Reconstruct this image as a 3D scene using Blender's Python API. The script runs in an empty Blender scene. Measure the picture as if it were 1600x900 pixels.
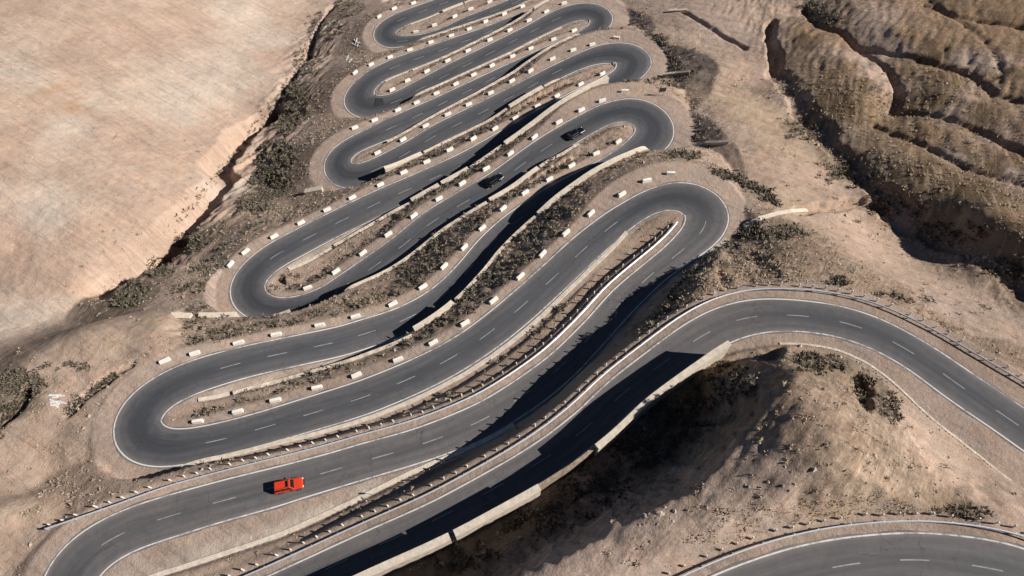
import bpy, bmesh, math, random
import numpy as np
from mathutils import Vector, Matrix
random.seed(7); rng = np.random.default_rng(11)
scn = bpy.context.scene
col = scn.collection
R = math.radians

# ------------------------------------------------------------------ camera, sky, sun, exposure
CAM_PITCH = R(59.5)          # below the horizon
FOCAL = 1067.0               # in photo pixels (1600 wide)
CAM_Z = 150.0
cd = bpy.data.cameras.new('camera'); cam = bpy.data.objects.new('camera', cd); col.objects.link(cam)
cam.location = (0, 0, CAM_Z); cam.rotation_euler = (math.pi/2-CAM_PITCH, 0, 0)
cd.sensor_width = 36; cd.lens = FOCAL/1600*36; cd.clip_start = .5; cd.clip_end = 6000
scn.camera = cam
SUN_EL = R(36); SUN_AZ = math.atan2(-.13, .99)      # where the sun stands (from +x, counterclockwise)
sl = bpy.data.lights.new('sun', 'SUN'); sun = bpy.data.objects.new('sun', sl); col.objects.link(sun)
sl.energy = 5.0; sl.angle = R(.5); sl.color = (1, .95, .885)
sdir = Vector((math.cos(SUN_AZ)*math.cos(SUN_EL), math.sin(SUN_AZ)*math.cos(SUN_EL), math.sin(SUN_EL)))
sun.rotation_euler = sdir.to_track_quat('Z', 'Y').to_euler(); sun.location = (0, 100, 300)
w = bpy.data.worlds.new('World'); scn.world = w; w.use_nodes = True
sky = w.node_tree.nodes.new('ShaderNodeTexSky'); sky.sky_type = 'NISHITA'; sky.sun_disc = False
sky.altitude = 4200; sky.air_density = .7; sky.dust_density = .2; sky.sun_elevation = SUN_EL; sky.sun_rotation = math.atan2(sdir.x, sdir.y)
bg = w.node_tree.nodes['Background']; bg.inputs['Strength'].default_value = .05
w.node_tree.links.new(sky.outputs[0], bg.inputs[0])
vs = scn.view_settings; vs.view_transform = 'Standard'; vs.look = 'None'; vs.exposure = .48; vs.gamma = 1

# ------------------------------------------------------------------ helpers
def tag(o, label=None, cat=None, group=None, kind=None):
    if label: o['label'] = label
    if cat: o['category'] = cat
    if group: o['group'] = group
    if kind: o['kind'] = kind
    return o
def empty(name, loc=(0, 0, 0), rz=0):
    o = bpy.data.objects.new(name, None); col.objects.link(o); o.location = loc
    o.rotation_euler = (0, 0, rz); o.empty_display_size = .3
    return o
def link_mesh(name, me, mat=None, parent=None):
    o = bpy.data.objects.new(name, me); col.objects.link(o)
    if mat is not None and not me.materials: me.materials.append(mat)
    if parent: o.parent = parent
    return o
def from_bm(name, bm, mat=None, parent=None, smooth=False):
    me = bpy.data.meshes.new(name); bm.to_mesh(me); bm.free()
    if smooth:
        for p in me.polygons: p.use_smooth = True
    return link_mesh(name, me, mat, parent)
def from_py(name, v, f, mat=None, parent=None, smooth=False):
    me = bpy.data.meshes.new(name); me.from_pydata([tuple(a) for a in v], [], f); me.update()
    if smooth: me.polygons.foreach_set('use_smooth', [True]*len(me.polygons))
    return link_mesh(name, me, mat, parent)
def box(bm, x0, x1, y0, y1, z0, z1, bev=0):
    r = bmesh.ops.create_cube(bm, size=1)
    vv = r['verts']
    for v in vv:
        v.co = Vector((x0+(v.co.x+.5)*(x1-x0), y0+(v.co.y+.5)*(y1-y0), z0+(v.co.z+.5)*(z1-z0)))
    if bev:
        es = list({e for v in vv for e in v.link_edges})
        bmesh.ops.bevel(bm, geom=es, offset=bev, segments=2, affect='EDGES', profile=.6)
def copy_tree(o, parent=None):
    c = o.copy(); col.objects.link(c)
    if parent: c.parent = parent
    for ch in o.children: copy_tree(ch, c)
    return c
def sstep(a, b, x):
    t = np.clip((x-a)/(b-a), 0, 1); return t*t*(3-2*t)
LAT = rng.random((256, 256))
def vnoise(x, y, seed=0):
    x = np.asarray(x)+seed*17.31; y = np.asarray(y)+seed*9.77
    xi = np.floor(x).astype(int); yi = np.floor(y).astype(int); fx = x-xi; fy = y-yi
    fx = fx*fx*(3-2*fx); fy = fy*fy*(3-2*fy)
    a = LAT[xi & 255, yi & 255]; b = LAT[(xi+1) & 255, yi & 255]
    c = LAT[xi & 255, (yi+1) & 255]; d = LAT[(xi+1) & 255, (yi+1) & 255]
    return (a*(1-fx)+b*fx)*(1-fy)+(c*(1-fx)+d*fx)*fy*1.0-.5
def fbm(x, y, seed=0, oct=4, gain=.5):
    s = 0; a = 1
    for i in range(oct):
        s = s+a*vnoise(x, y, seed+i*3.3); x = x*2.03; y = y*2.03; a *= gain
    return s

# ------------------------------------------------------------------ survey: sight lines from the camera station to the ground
cp, sp = math.cos(CAM_PITCH), math.sin(CAM_PITCH)
def rays(px):
    px = np.asarray(px, float).reshape(-1, 2); x = (px[:, 0]-800)/FOCAL; y = -(px[:, 1]-450)/FOCAL
    return np.stack([x, cp+y*sp, -sp+y*cp], 1)
def at_z(px, z):
    r = rays(px); t = (np.asarray(z)-CAM_Z)/r[:, 2]
    return np.stack([r[:, 0]*t, r[:, 1]*t, CAM_Z+r[:, 2]*t], 1)

def project(P):
    P = np.asarray(P, float).reshape(-1, 3); d = P-np.array([0, 0, CAM_Z]); zc = d[:, 1]*cp-d[:, 2]*sp; yc = d[:, 1]*sp+d[:, 2]*cp
    return np.stack([800+FOCAL*d[:, 0]/zc, 450-FOCAL*yc/zc], 1)
# cross sections of the road, surveyed along its left (A) and right (B) edge lines, travelling downhill
SEG = [
 ([(1990,1000),(1880,910),(1682,765),(1600,705),(1527,654),(1475,620),(1425,580),(1375,550),(1325,530),(1275,519),(1213,516)],
  [(2030,950),(1920,860),(1720,720),(1600,637),(1525,587),(1475,552),(1425,522),(1375,496),(1310,476),(1232,467),(1200,467)]),
 ([(1213,516),(1187,520),(1150,531),(1100,559),(1034,603),(986,640),(948,680),(880,733),(826,765),(722,822),(680,843),(580,888),(478,935)],
  [(1200,467),(1175,467),(1137,474),(1105,485),(1062,510),(1000,560),(950,597),(912,635),(870,670),(800,717),(700,772),(660,792),(560,835),(460,882)]),
 ([(478,935),(380,980),(250,1035),(150,1050),(80,1010),(55,950),(62,900)],
  [(460,882),(370,922),(280,955),(200,972),(155,965),(138,940),(152,900)]),
 ([(62,900),(82,872),(107,846),(132,827),(170,807),(220,786),(290,766),(365,746),(435,729),(510,710),(572,691),(635,675),(660,666),(710,647),(762,623),(811,591),(860,556),(920,497),(955,455),(995,422),(1035,390),(1065,360),(1074,344)],
  [(152,900),(175,877),(215,857),(272,839),(340,817),(440,790),(460,782),(560,752),(635,730),(697,710),(760,685),(795,664),(850,628),(900,585),(945,535),(990,485),(1040,435),(1090,402),(1121,380),(1135,362),(1144,342)]),
 ([(1074,344),(1067,332),(1047,325),(1022,332),(985,357)],
  [(1144,342),(1141,322),(1130,307),(1110,294),(1086,285),(1065,282),(1040,286),(995,304),(947,332)]),
 ([(985,357),(935,402),(880,454),(835,496),(802,524),(760,555),(710,587),(660,612),(585,644),(522,664),(465,680),(380,704),(365,711),(290,726)],
  [(947,332),(897,370),(860,405),(810,450),(760,492),(717,524),(685,542),(635,566),(560,596),(460,627),(390,649),(315,667),(280,672)]),
 ([(290,726),(245,732),(215,728),(190,716),(172,697),(168,680),(172,660),(185,637),(205,615),(235,592),(280,570)],
  [(280,672),(257,669),(248,657),(255,645),(272,630),(315,611)]),
 ([(280,570),(327,555),(390,540),(465,524),(535,510),(585,494),(635,474),(665,460),(692,440),(722,407),(747,375),(785,340),(842,300),(880,280),(942,250),(975,227)],
  [(315,611),(390,587),(465,571),(540,555),(585,539),(625,530),(665,509),(700,482),(719,463),(750,430),(775,397),(808,366),(862,328),(898,305),(955,276),(1012,249)]),
 ([(975,227),(992,207),(995,199),(985,190),(975,188),(955,191),(905,220)],
  [(1012,249),(1050,230),(1056,205),(1052,187),(1040,172),(1020,159),(995,152),(970,154),(930,167),(892,187)]),
 ([(905,220),(840,262),(784,305),(727,338),(683,364),(636,403),(585,440),(515,482)],
  [(892,187),(842,216),(765,272),(707,305),(662,332),(615,372),(560,410),(502,450)]),
 ([(515,482),(450,503),(405,503),(378,495),(362,480),(355,455),(359,440),(370,422),(390,402),(420,380)],
  [(502,450),(465,464),(435,467),(417,460),(411,447),(420,432),(440,417)]),
 ([(420,380),(465,357),(515,332),(560,310),(600,292),(640,275),(715,242),(790,200),(842,170),(900,140),(922,130)],
  [(440,417),(477,397),(527,370),(590,340),(615,326),(655,310),(730,275),(803,231),(855,200),(914,170),(935,160)]),
 ([(922,130),(940,122),(962,110),(965,105),(960,100),(945,97),(920,102),(875,122)],
  [(935,160),(957,150),(990,131),(1017,110),(1026,95),(1020,82),(1005,72),(982,66),(950,67),(925,74),(862,103)]),
 ([(875,122),(850,140),(762,189),(688,225),(632,262),(590,285)],
  [(862,103),(825,122),(750,160),(675,196),(640,219),(615,232),(580,250)]),
 ([(590,285),(560,296),(537,297),(517,290),(507,275),(502,262),(507,247),(520,232),(540,217),(577,200)],
  [(580,250),(560,257),(547,255),(547,247),(560,237),(590,225)]),
 ([(577,200),(600,187),(675,155),(750,120),(800,97),(831,83),(860,69),(890,57),(905,50)],
  [(590,225),(640,205),(690,177),(715,164),(750,147),(800,118),(825,106),(850,92),(880,80),(910,67),(930,57)]),
 ([(905,50),(920,41),(924,34),(915,30),(900,32),(875,42)],
  [(930,57),(950,45),(961,35),(961,25),(955,15),(940,6),(920,3),(895,6),(862,18)]),
 ([(875,42),(825,66),(750,107),(675,145),(625,172)], [(862,18),(825,39),(765,69),(700,100),(640,132),(610,148)]),
 ([(625,172),(582,188),(562,187),(542,178),(533,162),(537,147),(552,130),(575,110)], [(610,148),(595,150),(584,146),(584,139),(600,125)]),
 ([(575,110),(612,92),(675,70),(750,45),(825,16),(865,0),(900,-13)], [(600,125),(650,106),(710,85),(750,67),(825,33),(875,11),(915,-6)]),
 ([(900,-13),(915,-22),(912,-28),(895,-30),(870,-14)], [(915,-6),(945,-20),(950,-33),(935,-43),(905,-45),(858,-34)]),
 ([(870,-14),(837,0),(775,24),(725,40),(685,56),(650,67),(628,73)], [(858,-34),(795,0),(765,12),(725,27),(690,45),(660,54),(632,57)]),
 ([(628,73),(610,77),(600,77),(587,69),(580,57),(584,45),(597,32),(620,20)], [(632,57),(620,55),(615,51),(620,47),(640,37)]),
 ([(620,20),(662,5),(680,-1),(730,-20),(780,-44)], [(640,37),(675,25),(690,17),(725,5),(745,-4),(795,-28)]),
]
GRADE = {0: .05, 1: .082, 2: .05, 3: .004, 5: .037, 7: .072, 9: .055, 11: .045}    # rise per metre on each leg
grade = lambda l: GRADE.get(int(l), .04)
def resamp(p, n):
    p = np.asarray(p, float); d = np.r_[0, np.cumsum(np.linalg.norm(np.diff(p, axis=0), axis=1))]
    t = np.linspace(0, d[-1], n); return np.stack([np.interp(t, d, p[:, k]) for k in range(p.shape[1])], 1)
def gsmooth(a, sig):
    k = np.arange(-int(3*sig), int(3*sig)+1); g = np.exp(-.5*(k/sig)**2); g /= g.sum()
    pad = len(k)//2; b = np.concatenate([2*a[0]-a[pad:0:-1], a, 2*a[-1]-a[-2:-pad-2:-1]])
    return np.stack([np.convolve(b[:, j], g, 'valid') for j in range(a.shape[1])], 1)
class Chain: pass
def build_chain(segs, start, z0, step=.8, smooth=1.9):
    a = []; b = []; lid = []
    for i, (sa, sb) in enumerate(segs):
        n = max(6, int(max(len_px(sa), len_px(sb))/5))
        ra, rb = resamp(sa, n), resamp(sb, n); k = 0 if i == 0 else 1
        a.append(ra[k:]); b.append(rb[k:]); lid += [i]*(n-k)
    a = np.concatenate(a); b = np.concatenate(b); lid = np.array(lid); c = (a+b)/2; n = len(c)
    i0 = int(np.argmax(lid == start)); z = np.zeros(n); z[i0] = z0; r = rays(c)
    P = np.zeros((n, 3)); P[i0] = at_z(c[i0], z0)[0]
    for rngi, sg in ((range(i0+1, n), -1), (range(i0-1, -1, -1), 1)):
        for i in rngi:
            j = i-1 if sg < 0 else i+1
            zz = z[j]
            for _ in range(4):
                q = at_z(c[i], zz)[0]; zz = z[j]+sg*grade(lid[i])*np.hypot(*(q-P[j])[:2])
            z[i] = zz; P[i] = at_z(c[i], zz)[0]
    Aw = at_z(a, z); Bw = at_z(b, z)
    Cw = (Aw+Bw)/2; s = np.r_[0, np.cumsum(np.linalg.norm(np.diff(Cw, axis=0), axis=1))]
    m = int(s[-1]/step); t = np.linspace(0, s[-1], m)
    it = lambda X: np.stack([np.interp(t, s, X[:, k]) for k in range(3)], 1)
    ch = Chain(); ch.A = gsmooth(it(Aw), smooth/step); ch.B = gsmooth(it(Bw), smooth/step)
    ch.C = (ch.A+ch.B)/2; ch.leg = np.array([lid[min(len(lid)-1, int(np.searchsorted(s, q)))] for q in t])
    Ad, Bd = ch.A.copy(), ch.B.copy()
    def dist_to(Pl, i):
        lo, hi = max(0, i-26), min(m, i+27); q = Pl[lo:hi, :2]; d = q[1:]-q[:-1]; r_ = ch.C[i, :2]-q[:-1]
        u = np.clip((r_*d).sum(1)/((d*d).sum(1)+1e-9), 0, 1); return np.linalg.norm(r_-u[:, None]*d, axis=1).min()
    for _ in range(3):                                                # true centre line and half width, square to the road
        tv = np.gradient(ch.C[:, :2], axis=0); tv /= np.linalg.norm(tv, axis=1)[:, None]
        ch.T = tv; ch.N = np.stack([-tv[:, 1], tv[:, 0]], 1)
        wa = np.array([dist_to(Ad, i) for i in range(m)]); wb = np.array([dist_to(Bd, i) for i in range(m)])
        ch.C[:, :2] += ch.N*((wa-wb)/2)[:, None]*.9; ch.w = gsmooth(((wa+wb)/2)[:, None], 2.2)[:, 0]
        ch.C = gsmooth(ch.C, 1.5)
        q_ = np.isin(ch.leg, (1, 7)); ws = gsmooth(ch.w[:, None], 10)[:, 0]; ch.w = np.where(q_, ws, ch.w); ch.w = gsmooth(ch.w[:, None], 2.5)[:, 0]
    tv = np.gradient(ch.C[:, :2], axis=0); tv /= np.linalg.norm(tv, axis=1)[:, None]
    ch.T = tv; ch.N = np.stack([-tv[:, 1], tv[:, 0]], 1); ch.n = m    # N points to the A side
    ch.s = np.r_[0, np.cumsum(np.linalg.norm(np.diff(ch.C, axis=0), axis=1))]
    ch.px = project(ch.C)
    return ch
def len_px(p):
    p = np.asarray(p, float); return np.linalg.norm(np.diff(p, axis=0), axis=1).sum()
Z_START = CAM_Z+110*rays([(107, 900)])[0][2]
main = build_chain(SEG, 3, Z_START)
top = build_chain([([(1800,1040),(1720,1000),(1660,970),(1600,945),(1520,927),(1450,917),(1395,917),(1330,925),(1265,941),(1200,964),(1140,990),(1070,1025),(960,1080)],
                    [(1845,990),(1770,945),(1700,905),(1600,853),(1525,840),(1450,832),(1400,833),(1325,839),(1250,852),(1175,875),(1112,900),(1040,935),(930,990)])], 0, Z_START+23)
top.C[:, 2] = top.C[:, 2]
# shoulders: A side / B side
def profile(ch, base, special):
    v = np.full(ch.n, base, float)
    for leg, val in special.items(): v[ch.leg == leg] = val
    return gsmooth(v[:, None], 5)[:, 0]
FAR, NEAR = 2.2, .9
far_is_B = {0, 1, 5, 9, 13, 17, 21}; lefts = {2, 6, 10, 14, 18, 22}; rights = {4, 8, 12, 16, 20}
shA, shB = {}, {}
for i in range(24):
    if i in lefts: shA[i], shB[i] = 4., .9
    elif i in rights: shA[i], shB[i] = .9, 6.0
    elif i in far_is_B: shA[i], shB[i] = NEAR, FAR
    else: shA[i], shB[i] = FAR, NEAR
shB[0] = shB[1] = 3.0; shA[3] = 2.6; shA[0] = 3.4
main.shA = profile(main, 1, shA); main.shB = profile(main, 1, shB)
top.shA = np.full(top.n, 2.); top.shB = np.full(top.n, 2.6)
def by_x(ch, leg, arr, pts):
    m = ch.leg == leg; xs, vs_ = zip(*sorted(pts)); arr[m] = np.interp(ch.px[m, 0], xs, vs_)
by_x(main, 3, main.shB, [(152,5.5),(340,5.8),(460,5.),(560,3.2),(640,1.4),(720,.9),(1100,.9)])
by_x(main, 2, main.shB, [(130,3),(480,3)])
by_x(main, 7, main.shB, [(300,2.6),(390,3.),(470,2.9),(540,2.2),(630,1.1),(700,.9)])
by_x(main, 11, main.shB, [(430,2.6),(480,3.),(527,2.2),(590,1.2),(640,.9)])
by_x(main, 5, main.shA, [(290,1.2),(380,1.8),(500,2.4),(800,2.5),(880,2.3),(940,2.2),(1000,1.8)])
by_x(main, 0, main.shB, [(1200,3.4),(1310,4.2),(1400,4.4),(1525,6.),(1640,6.6)])
by_x(main, 0, main.shA, [(1213,2.8),(1300,2.8),(1375,3.4),(1500,5.5),(1640,6.5)])
by_x(main, 1, main.shA, [(1040,.9),(1100,1.2),(1150,2.4),(1213,2.8)])
main.shA = gsmooth(main.shA[:, None], 4)[:, 0]; main.shB = gsmooth(main.shB[:, None], 4)[:, 0]
CH = [main, top]
def near_idx(ch, px, legs=None):
    d = ((ch.px-np.asarray(px, float))**2).sum(1)
    if legs is not None: d = np.where(np.isin(ch.leg, list(legs)), d, 1e12)
    return int(np.argmin(d))

# ------------------------------------------------------------------ terrain
pc = main.C[main.leg >= 3]
G = np.c_[np.ones(len(pc)), pc[:, :2]]; PL = np.linalg.lstsq(G, pc[:, 2], rcond=None)[0]     # mean hillside
def at_r(px, r):
    """points on the hillside plane raised by r"""
    rr = rays(px); z0 = PL[0]+np.asarray(r, float); t = (z0-CAM_Z)/(rr[:, 2]-PL[1]*rr[:, 0]-PL[2]*rr[:, 1])
    p = rr*t[:, None]; p[:, 2] += CAM_Z; return p
CTRL = [(520,40,-3),(480,120,-4),(430,190,-5),(400,260,-5),(330,340,-5),(270,400,-6),(222,455,-7),(195,470,-7),
 (430,120,-1),(330,250,-1),(255,370,-1),(160,450,-1),(80,500,.5),(300,100,9),(150,200,14),(0,300,16),(0,100,28),(150,0,28),(350,0,12),(470,20,0),(100,400,6),(0,450,5),
 (-160,200,30),(-160,500,8),(-100,-60,40),(200,-80,30),(420,-80,8),(540,-80,-5),
 (1085,25,0),(1125,100,-.5),(1150,180,-1),(1225,280,-1),(1205,40,-2.5),(1213,110,-3),(1260,190,-4),(1330,265,-5.5),(1390,330,-7),(1480,370,-8),(1600,445,-8.5),(1720,530,-8.5),
 (1150,60,-1.5),(1180,150,-2.5),(1250,250,-3),(1300,320,-4),(1400,420,-5),(1500,480,-5),(1600,550,-5),
 (1245,50,-.5),(1235,130,-2),(1300,195,-2.8),(1360,235,-3.8),(1435,290,-3.),(1520,335,-2.5),(1600,375,-2),
 (1300,90,-.3),(1320,150,-1.6),(1400,200,-2.4),(1500,280,-3.),(1600,330,-3.2),(1350,20,.3),(1450,100,-1.2),(1600,180,-3),(1500,30,-.8),(1600,60,-2),(1720,0,-3),
 (1720,250,-4.5),(1720,420,-4),(1600,-80,0),(1400,-80,0),(1250,-80,1),(1150,-60,-1),(1000,-60,0)]
CTRL = np.array(CTRL, float)
cpts = [at_r(CTRL[:, :2], CTRL[:, 2])]
cpts.append(main.C[::11]); cpts.append(top.C[::11])
def rel_main(px, legs, dz):
    """points at a height dz above the nearest stretch of those legs"""
    out = []
    for q in px:
        i = near_idx(main, q, legs); out.append(at_z(q, main.C[i, 2]+dz)[0])
    return np.array(out)
CREST = [(1195,585),(1190,640),(1135,712),(1085,762),(1010,805),(905,855),(840,890),(770,930),(690,980)]
cpts.append(rel_main(CREST, {0, 1}, 15.5))
FLOOR = [(1135,570),(1060,635),(1000,690),(950,735),(870,795),(800,830),(720,870),(640,910),(560,955)]
cpts.append(rel_main([(1210,590),(1205,645),(1150,722),(1098,775),(1020,820)], {0, 1}, 16.2))
cpts.append(rel_main([(1300,640),(1230,760),(1330,760),(1130,830),(1000,880)], {0, 1}, 16.5))
cpts.append(rel_main([(1400,620),(1520,720),(1250,545)], {0}, 1.0))
cpts.append(rel_main([(1110,415),(1067,450),(1150,420),(1220,430),(1300,440)], {0, 1}, -1.))
cpts.append(rel_main([(1400,470),(1500,530),(1600,600)], {0, 1}, -1.5))
cpts.append(rel_main([(1185,362),(1140,388)], {4}, 2.5))
cpts.append(rel_main([(150,600),(110,640),(105,700),(140,730),(200,545),(240,515)], {6, 7}, -.5))
cpts.append(rel_main([(60,620),(40,670),(30,720),(110,560),(60,760)], {6}, -1.)); cpts.append(rel_main([(0,600),(0,680),(60,560),(120,520),(-120,650)], {6}, -1.4))
cpts.append(rel_main([(60,800),(10,790),(0,850),(30,880),(-120,800),(-120,900),(0,1000)], {2, 3}, -1.2))
cpts.append(rel_main([(90,545)], {6}, -1.6)); cpts = np.concatenate(cpts)
def tps_fit(P, lam=.02):
    X = P[:, :2]/100; n = len(X); d2 = ((X[:, None]-X[None])**2).sum(-1); K = d2*np.log(d2+1e-9)
    K[np.diag_indices(n)] += lam*.01; Q = np.c_[np.ones(n), X]
    M = np.block([[K, Q], [Q.T, np.zeros((3, 3))]]); s = np.linalg.solve(M, np.r_[P[:, 2], 0, 0, 0])
    return X, s
def tps_eval(m, x, y):
    X, s = m; n = len(X); out = np.empty(x.size); xf = x.ravel()/100; yf = y.ravel()/100
    for k in range(0, x.size, 20000):
        a = xf[k:k+20000]; b = yf[k:k+20000]; d2 = (a[:, None]-X[None, :, 0])**2+(b[:, None]-X[None, :, 1])**2
        out[k:k+20000] = (d2*np.log(d2+1e-9))@s[:n]+s[n]+s[n+1]*a+s[n+2]*b
    return out.reshape(x.shape)
def axis(segs):
    out = [segs[0][0]]
    for a, b, d0, d1 in segs:
        x = a
        while x < b:
            x += d0+(d1-d0)*(x-a)/(b-a); out.append(x)
    return np.array(out)
cor = at_r([(-40,-30),(1640,-30),(-40,930),(1640,930)], [20,20,0,0])
XF = 88.
gx = axis([(-420,-215,30,1.2),(-215,-XF,1.1,.5),(-XF,XF,.42,.42),(XF,215,.5,1.1),(215,420,1.2,30)])
y_lo = 15.; y_hi = cor[:2, 1].max()+30
gy = axis([(-180,y_lo,30,.6),(y_lo,150,.42,.42),(150,y_hi,.42,.75),(y_hi,y_hi+250,1,30)])
X, Y = np.meshgrid(gx, gy)
Zn = tps_eval(tps_fit(cpts), np.clip(X, -225, 225), np.clip(Y, 5, y_hi))
# road distance fields
QR = np.full(X.shape, 99.); q_best = np.full(X.shape, 99.); z_near = np.zeros(X.shape); FILLS = {}; CUT = np.full(X.shape, 1e6); side_best = np.zeros(X.shape); leg_best = np.full(X.shape, -1)
MC = 1.35
MFS = {i: (.5 if i in lefts else .62) for i in range(24)}; MFS[0] = MFS[1] = 1.9; MFS[3] = 1.7
mfs_ = np.array([MFS[int(l)] for l in main.leg]); mfs_[(main.px[:, 0] < 330) & (main.leg == 3)] = .5
mfs_ = gsmooth(mfs_[:, None], 6)[:, 0]
for ci, ch in enumerate(CH):
    for i in range(0, ch.n-1):
        p = ch.C[i]; d = ch.C[i+1]-p; L = np.hypot(d[0], d[1]); Rr = 24 if ci or mfs_[i] > .56 else 40
        a0, a1 = np.searchsorted(gx, [p[0]-Rr, p[0]+Rr]); b0, b1 = np.searchsorted(gy, [p[1]-Rr, p[1]+Rr])
        if a1 <= a0 or b1 <= b0: continue
        sx = X[b0:b1, a0:a1]-p[0]; sy = Y[b0:b1, a0:a1]-p[1]
        t = np.clip((sx*d[0]+sy*d[1])/(L*L), 0, 1); vx = sx-t*d[0]; vy = sy-t*d[1]
        dist = np.sqrt(vx*vx+vy*vy); sA = (vx*ch.N[i, 0]+vy*ch.N[i, 1]) > 0
        q = dist-ch.w[i]-np.where(sA, ch.shA[i], ch.shB[i]); z = p[2]+t*d[2]
        qp = np.maximum(q, 0)
        sl_ = (slice(b0, b1), slice(a0, a1))
        MF = .8 if ci else mfs_[i]
        Fk = FILLS.setdefault(int(ch.leg[i])+100*ci, np.full(X.shape, -1e6, np.float32)); Fk[sl_] = np.maximum(Fk[sl_], z-MF*qp); QR[sl_] = np.minimum(QR[sl_], dist-ch.w[i]); MC = .6 if (ci == 0 and ch.leg[i] in rights) else 1.35
        CUT[sl_] = np.minimum(CUT[sl_], z+MC*qp+.05)
        m = q < q_best[sl_]
        q_best[sl_] = np.where(m, q, q_best[sl_]); z_near[sl_] = np.where(m, z, z_near[sl_])
        side_best[sl_] = np.where(m, np.where(sA, 1, -1), side_best[sl_]); leg_best[sl_] = np.where(m, ch.leg[i]+100*ci, leg_best[sl_])
lim = np.full(X.shape, -1)                                          # ground on the valley side of a road is held up by that road only
for j in range(24):
    fs_ = (-1 if j in far_is_B else 1) if j % 2 else (-1 if j in lefts else 1)
    lim[(leg_best == j) & (side_best == fs_)] = j if j % 2 else j-1
FILL = np.full(X.shape, -1e6)
for k, Fk in FILLS.items(): FILL = np.where((k >= lim) | (k >= 100), np.maximum(FILL, Fk), FILL)
FILLS = None
def poly_dist(P):
    """distance from each grid point to a polyline, within 14 m"""
    D = np.full(X.shape, 99.); 
    for a, b in zip(P[:-1], P[1:]):
        lo = np.minimum(a, b)-14; hi = np.maximum(a, b)+14
        a0, a1 = np.searchsorted(gx, [lo[0], hi[0]]); b0, b1 = np.searchsorted(gy, [lo[1], hi[1]])
        if a1 <= a0 or b1 <= b0: continue
        sx = X[b0:b1, a0:a1]-a[0]; sy = Y[b0:b1, a0:a1]-a[1]; d = b[:2]-a[:2]
        t = np.clip((sx*d[0]+sy*d[1])/(d@d+1e-9), 0, 1)
        D[b0:b1, a0:a1] = np.minimum(D[b0:b1, a0:a1], np.hypot(sx-t*d[0], sy-t*d[1]))
    return D
def grid_z(Z, x, y):
    i = np.clip(np.searchsorted(gx, x)-1, 0, len(gx)-2); j = np.clip(np.searchsorted(gy, y)-1, 0, len(gy)-2)
    fx = (x-gx[i])/(gx[i+1]-gx[i]); fy = (y-gy[j])/(gy[j+1]-gy[j])
    return (Z[j, i]*(1-fx)+Z[j, i+1]*fx)*(1-fy)+(Z[j+1, i]*(1-fx)+Z[j+1, i+1]*fx)*fy
def cast(Z, px):
    """first hit of the sight lines on the height field"""
    r = rays(px); t = np.full(len(r), 60.); done = np.zeros(len(r), bool)
    for _ in range(1400):
        p = r*t[:, None]; g = grid_z(Z, p[:, 0], p[:, 1]); done |= (p[:, 2]+CAM_Z < g); t = np.where(done, t, t+.25)
        if done.all(): break
    p = r*t[:, None]; return np.stack([p[:, 0], p[:, 1], grid_z(Z, p[:, 0], p[:, 1])], 1)
wig = lambda s, a: a*fbm(X/4, Y/4, s, 3)
Z = Zn.copy()
def carve(px, depth, wid, seed=1, wob=2.2, sharp=1.):
    global Z
    P = cast(Zn, px); D = poly_dist(P[:, :])+wig(seed, wob)
    Z = Z-depth*(1-sstep(wid*.35, wid*sharp, np.maximum(D, 0)))
wild = sstep(0., 6., q_best)
GUL = [[(1262,8),(1290,35),(1320,42),(1355,65),(1395,100),(1412,138),(1408,160)],[(1408,160),(1470,172),(1530,195),(1610,232)],
 [(1355,60),(1430,80),(1510,105),(1535,118),(1560,140),(1610,152)],[(1450,0),(1500,20),(1610,36)],[(1372,192),(1450,222),(1520,260),(1610,284)],[(1540,120),(1570,110),(1545,70),(1490,20),(1450,-10)]]
for k, g in enumerate(GUL): carve(g, [1.1,.9,.9,.8,.7,.5][k], [1.5,1.5,1.5,1.4,1.3,1.3][k], 20+k, .5)
for k, g in enumerate(GUL[:5]):                                      # the long folds between the rounded spurs
    P = cast(Zn, g); W_ = [11., 9., 9., 9., 8.][k]; D = poly_dist(P)+wig(50+k, 1.)
    Z = Z-[2.5, 2., 2.1, 1.9, 1.6][k]*np.clip(1-D/W_, 0, 1)**1.25
Z_pre = Z.copy()
carve([(520,10),(505,40),(480,90),(446,140),(433,162),(425,178)], 1.8, 2.0, 3, 1.4)
carve([(425,178),(400,195),(385,203),(372,212),(362,226),(350,243),(340,253),(341,268),(345,279),(331,296),(312,318),(296,336),(280,350),(270,372),(263,388)], 5.6, 5.0, 4, 1.9)
carve([(263,388),(240,415),(215,445),(200,465),(190,472)], 4., 6., 15, 2.)
G_DELTA = Z-Z_pre; Z = Z_pre                                      # the left gully, cut after the embankments
carve([(1207,35),(1203,60),(1212,85),(1210,105)], 2.4, 2.2, 5, 1.2)
carve([(1213,110),(1260,190),(1330,262),(1395,330),(1480,372),(1610,450)], 1.6, 3.6, 6, 2.5)
carve([(0,665),(22,640),(45,612)], 2., 1.8, 7, 1.5); carve([(105,648),(135,618),(180,584),(205,570)], .9, 1.3, 8, 1.)
carve([(1060,15),(1110,45),(1165,75)], .9, 1.4, 9, 1.); carve([(1250,330),(1290,325),(1330,318),(1385,318)], 1.6, 1.6, 10, 1.6)
carve([(1340,590),(1350,606),(1352,632)], 2.2, 1.3, 12, 2.6)
carve([(420,170),(470,110),(500,60)], 1.5, 3, 14, 2.5)
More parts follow.
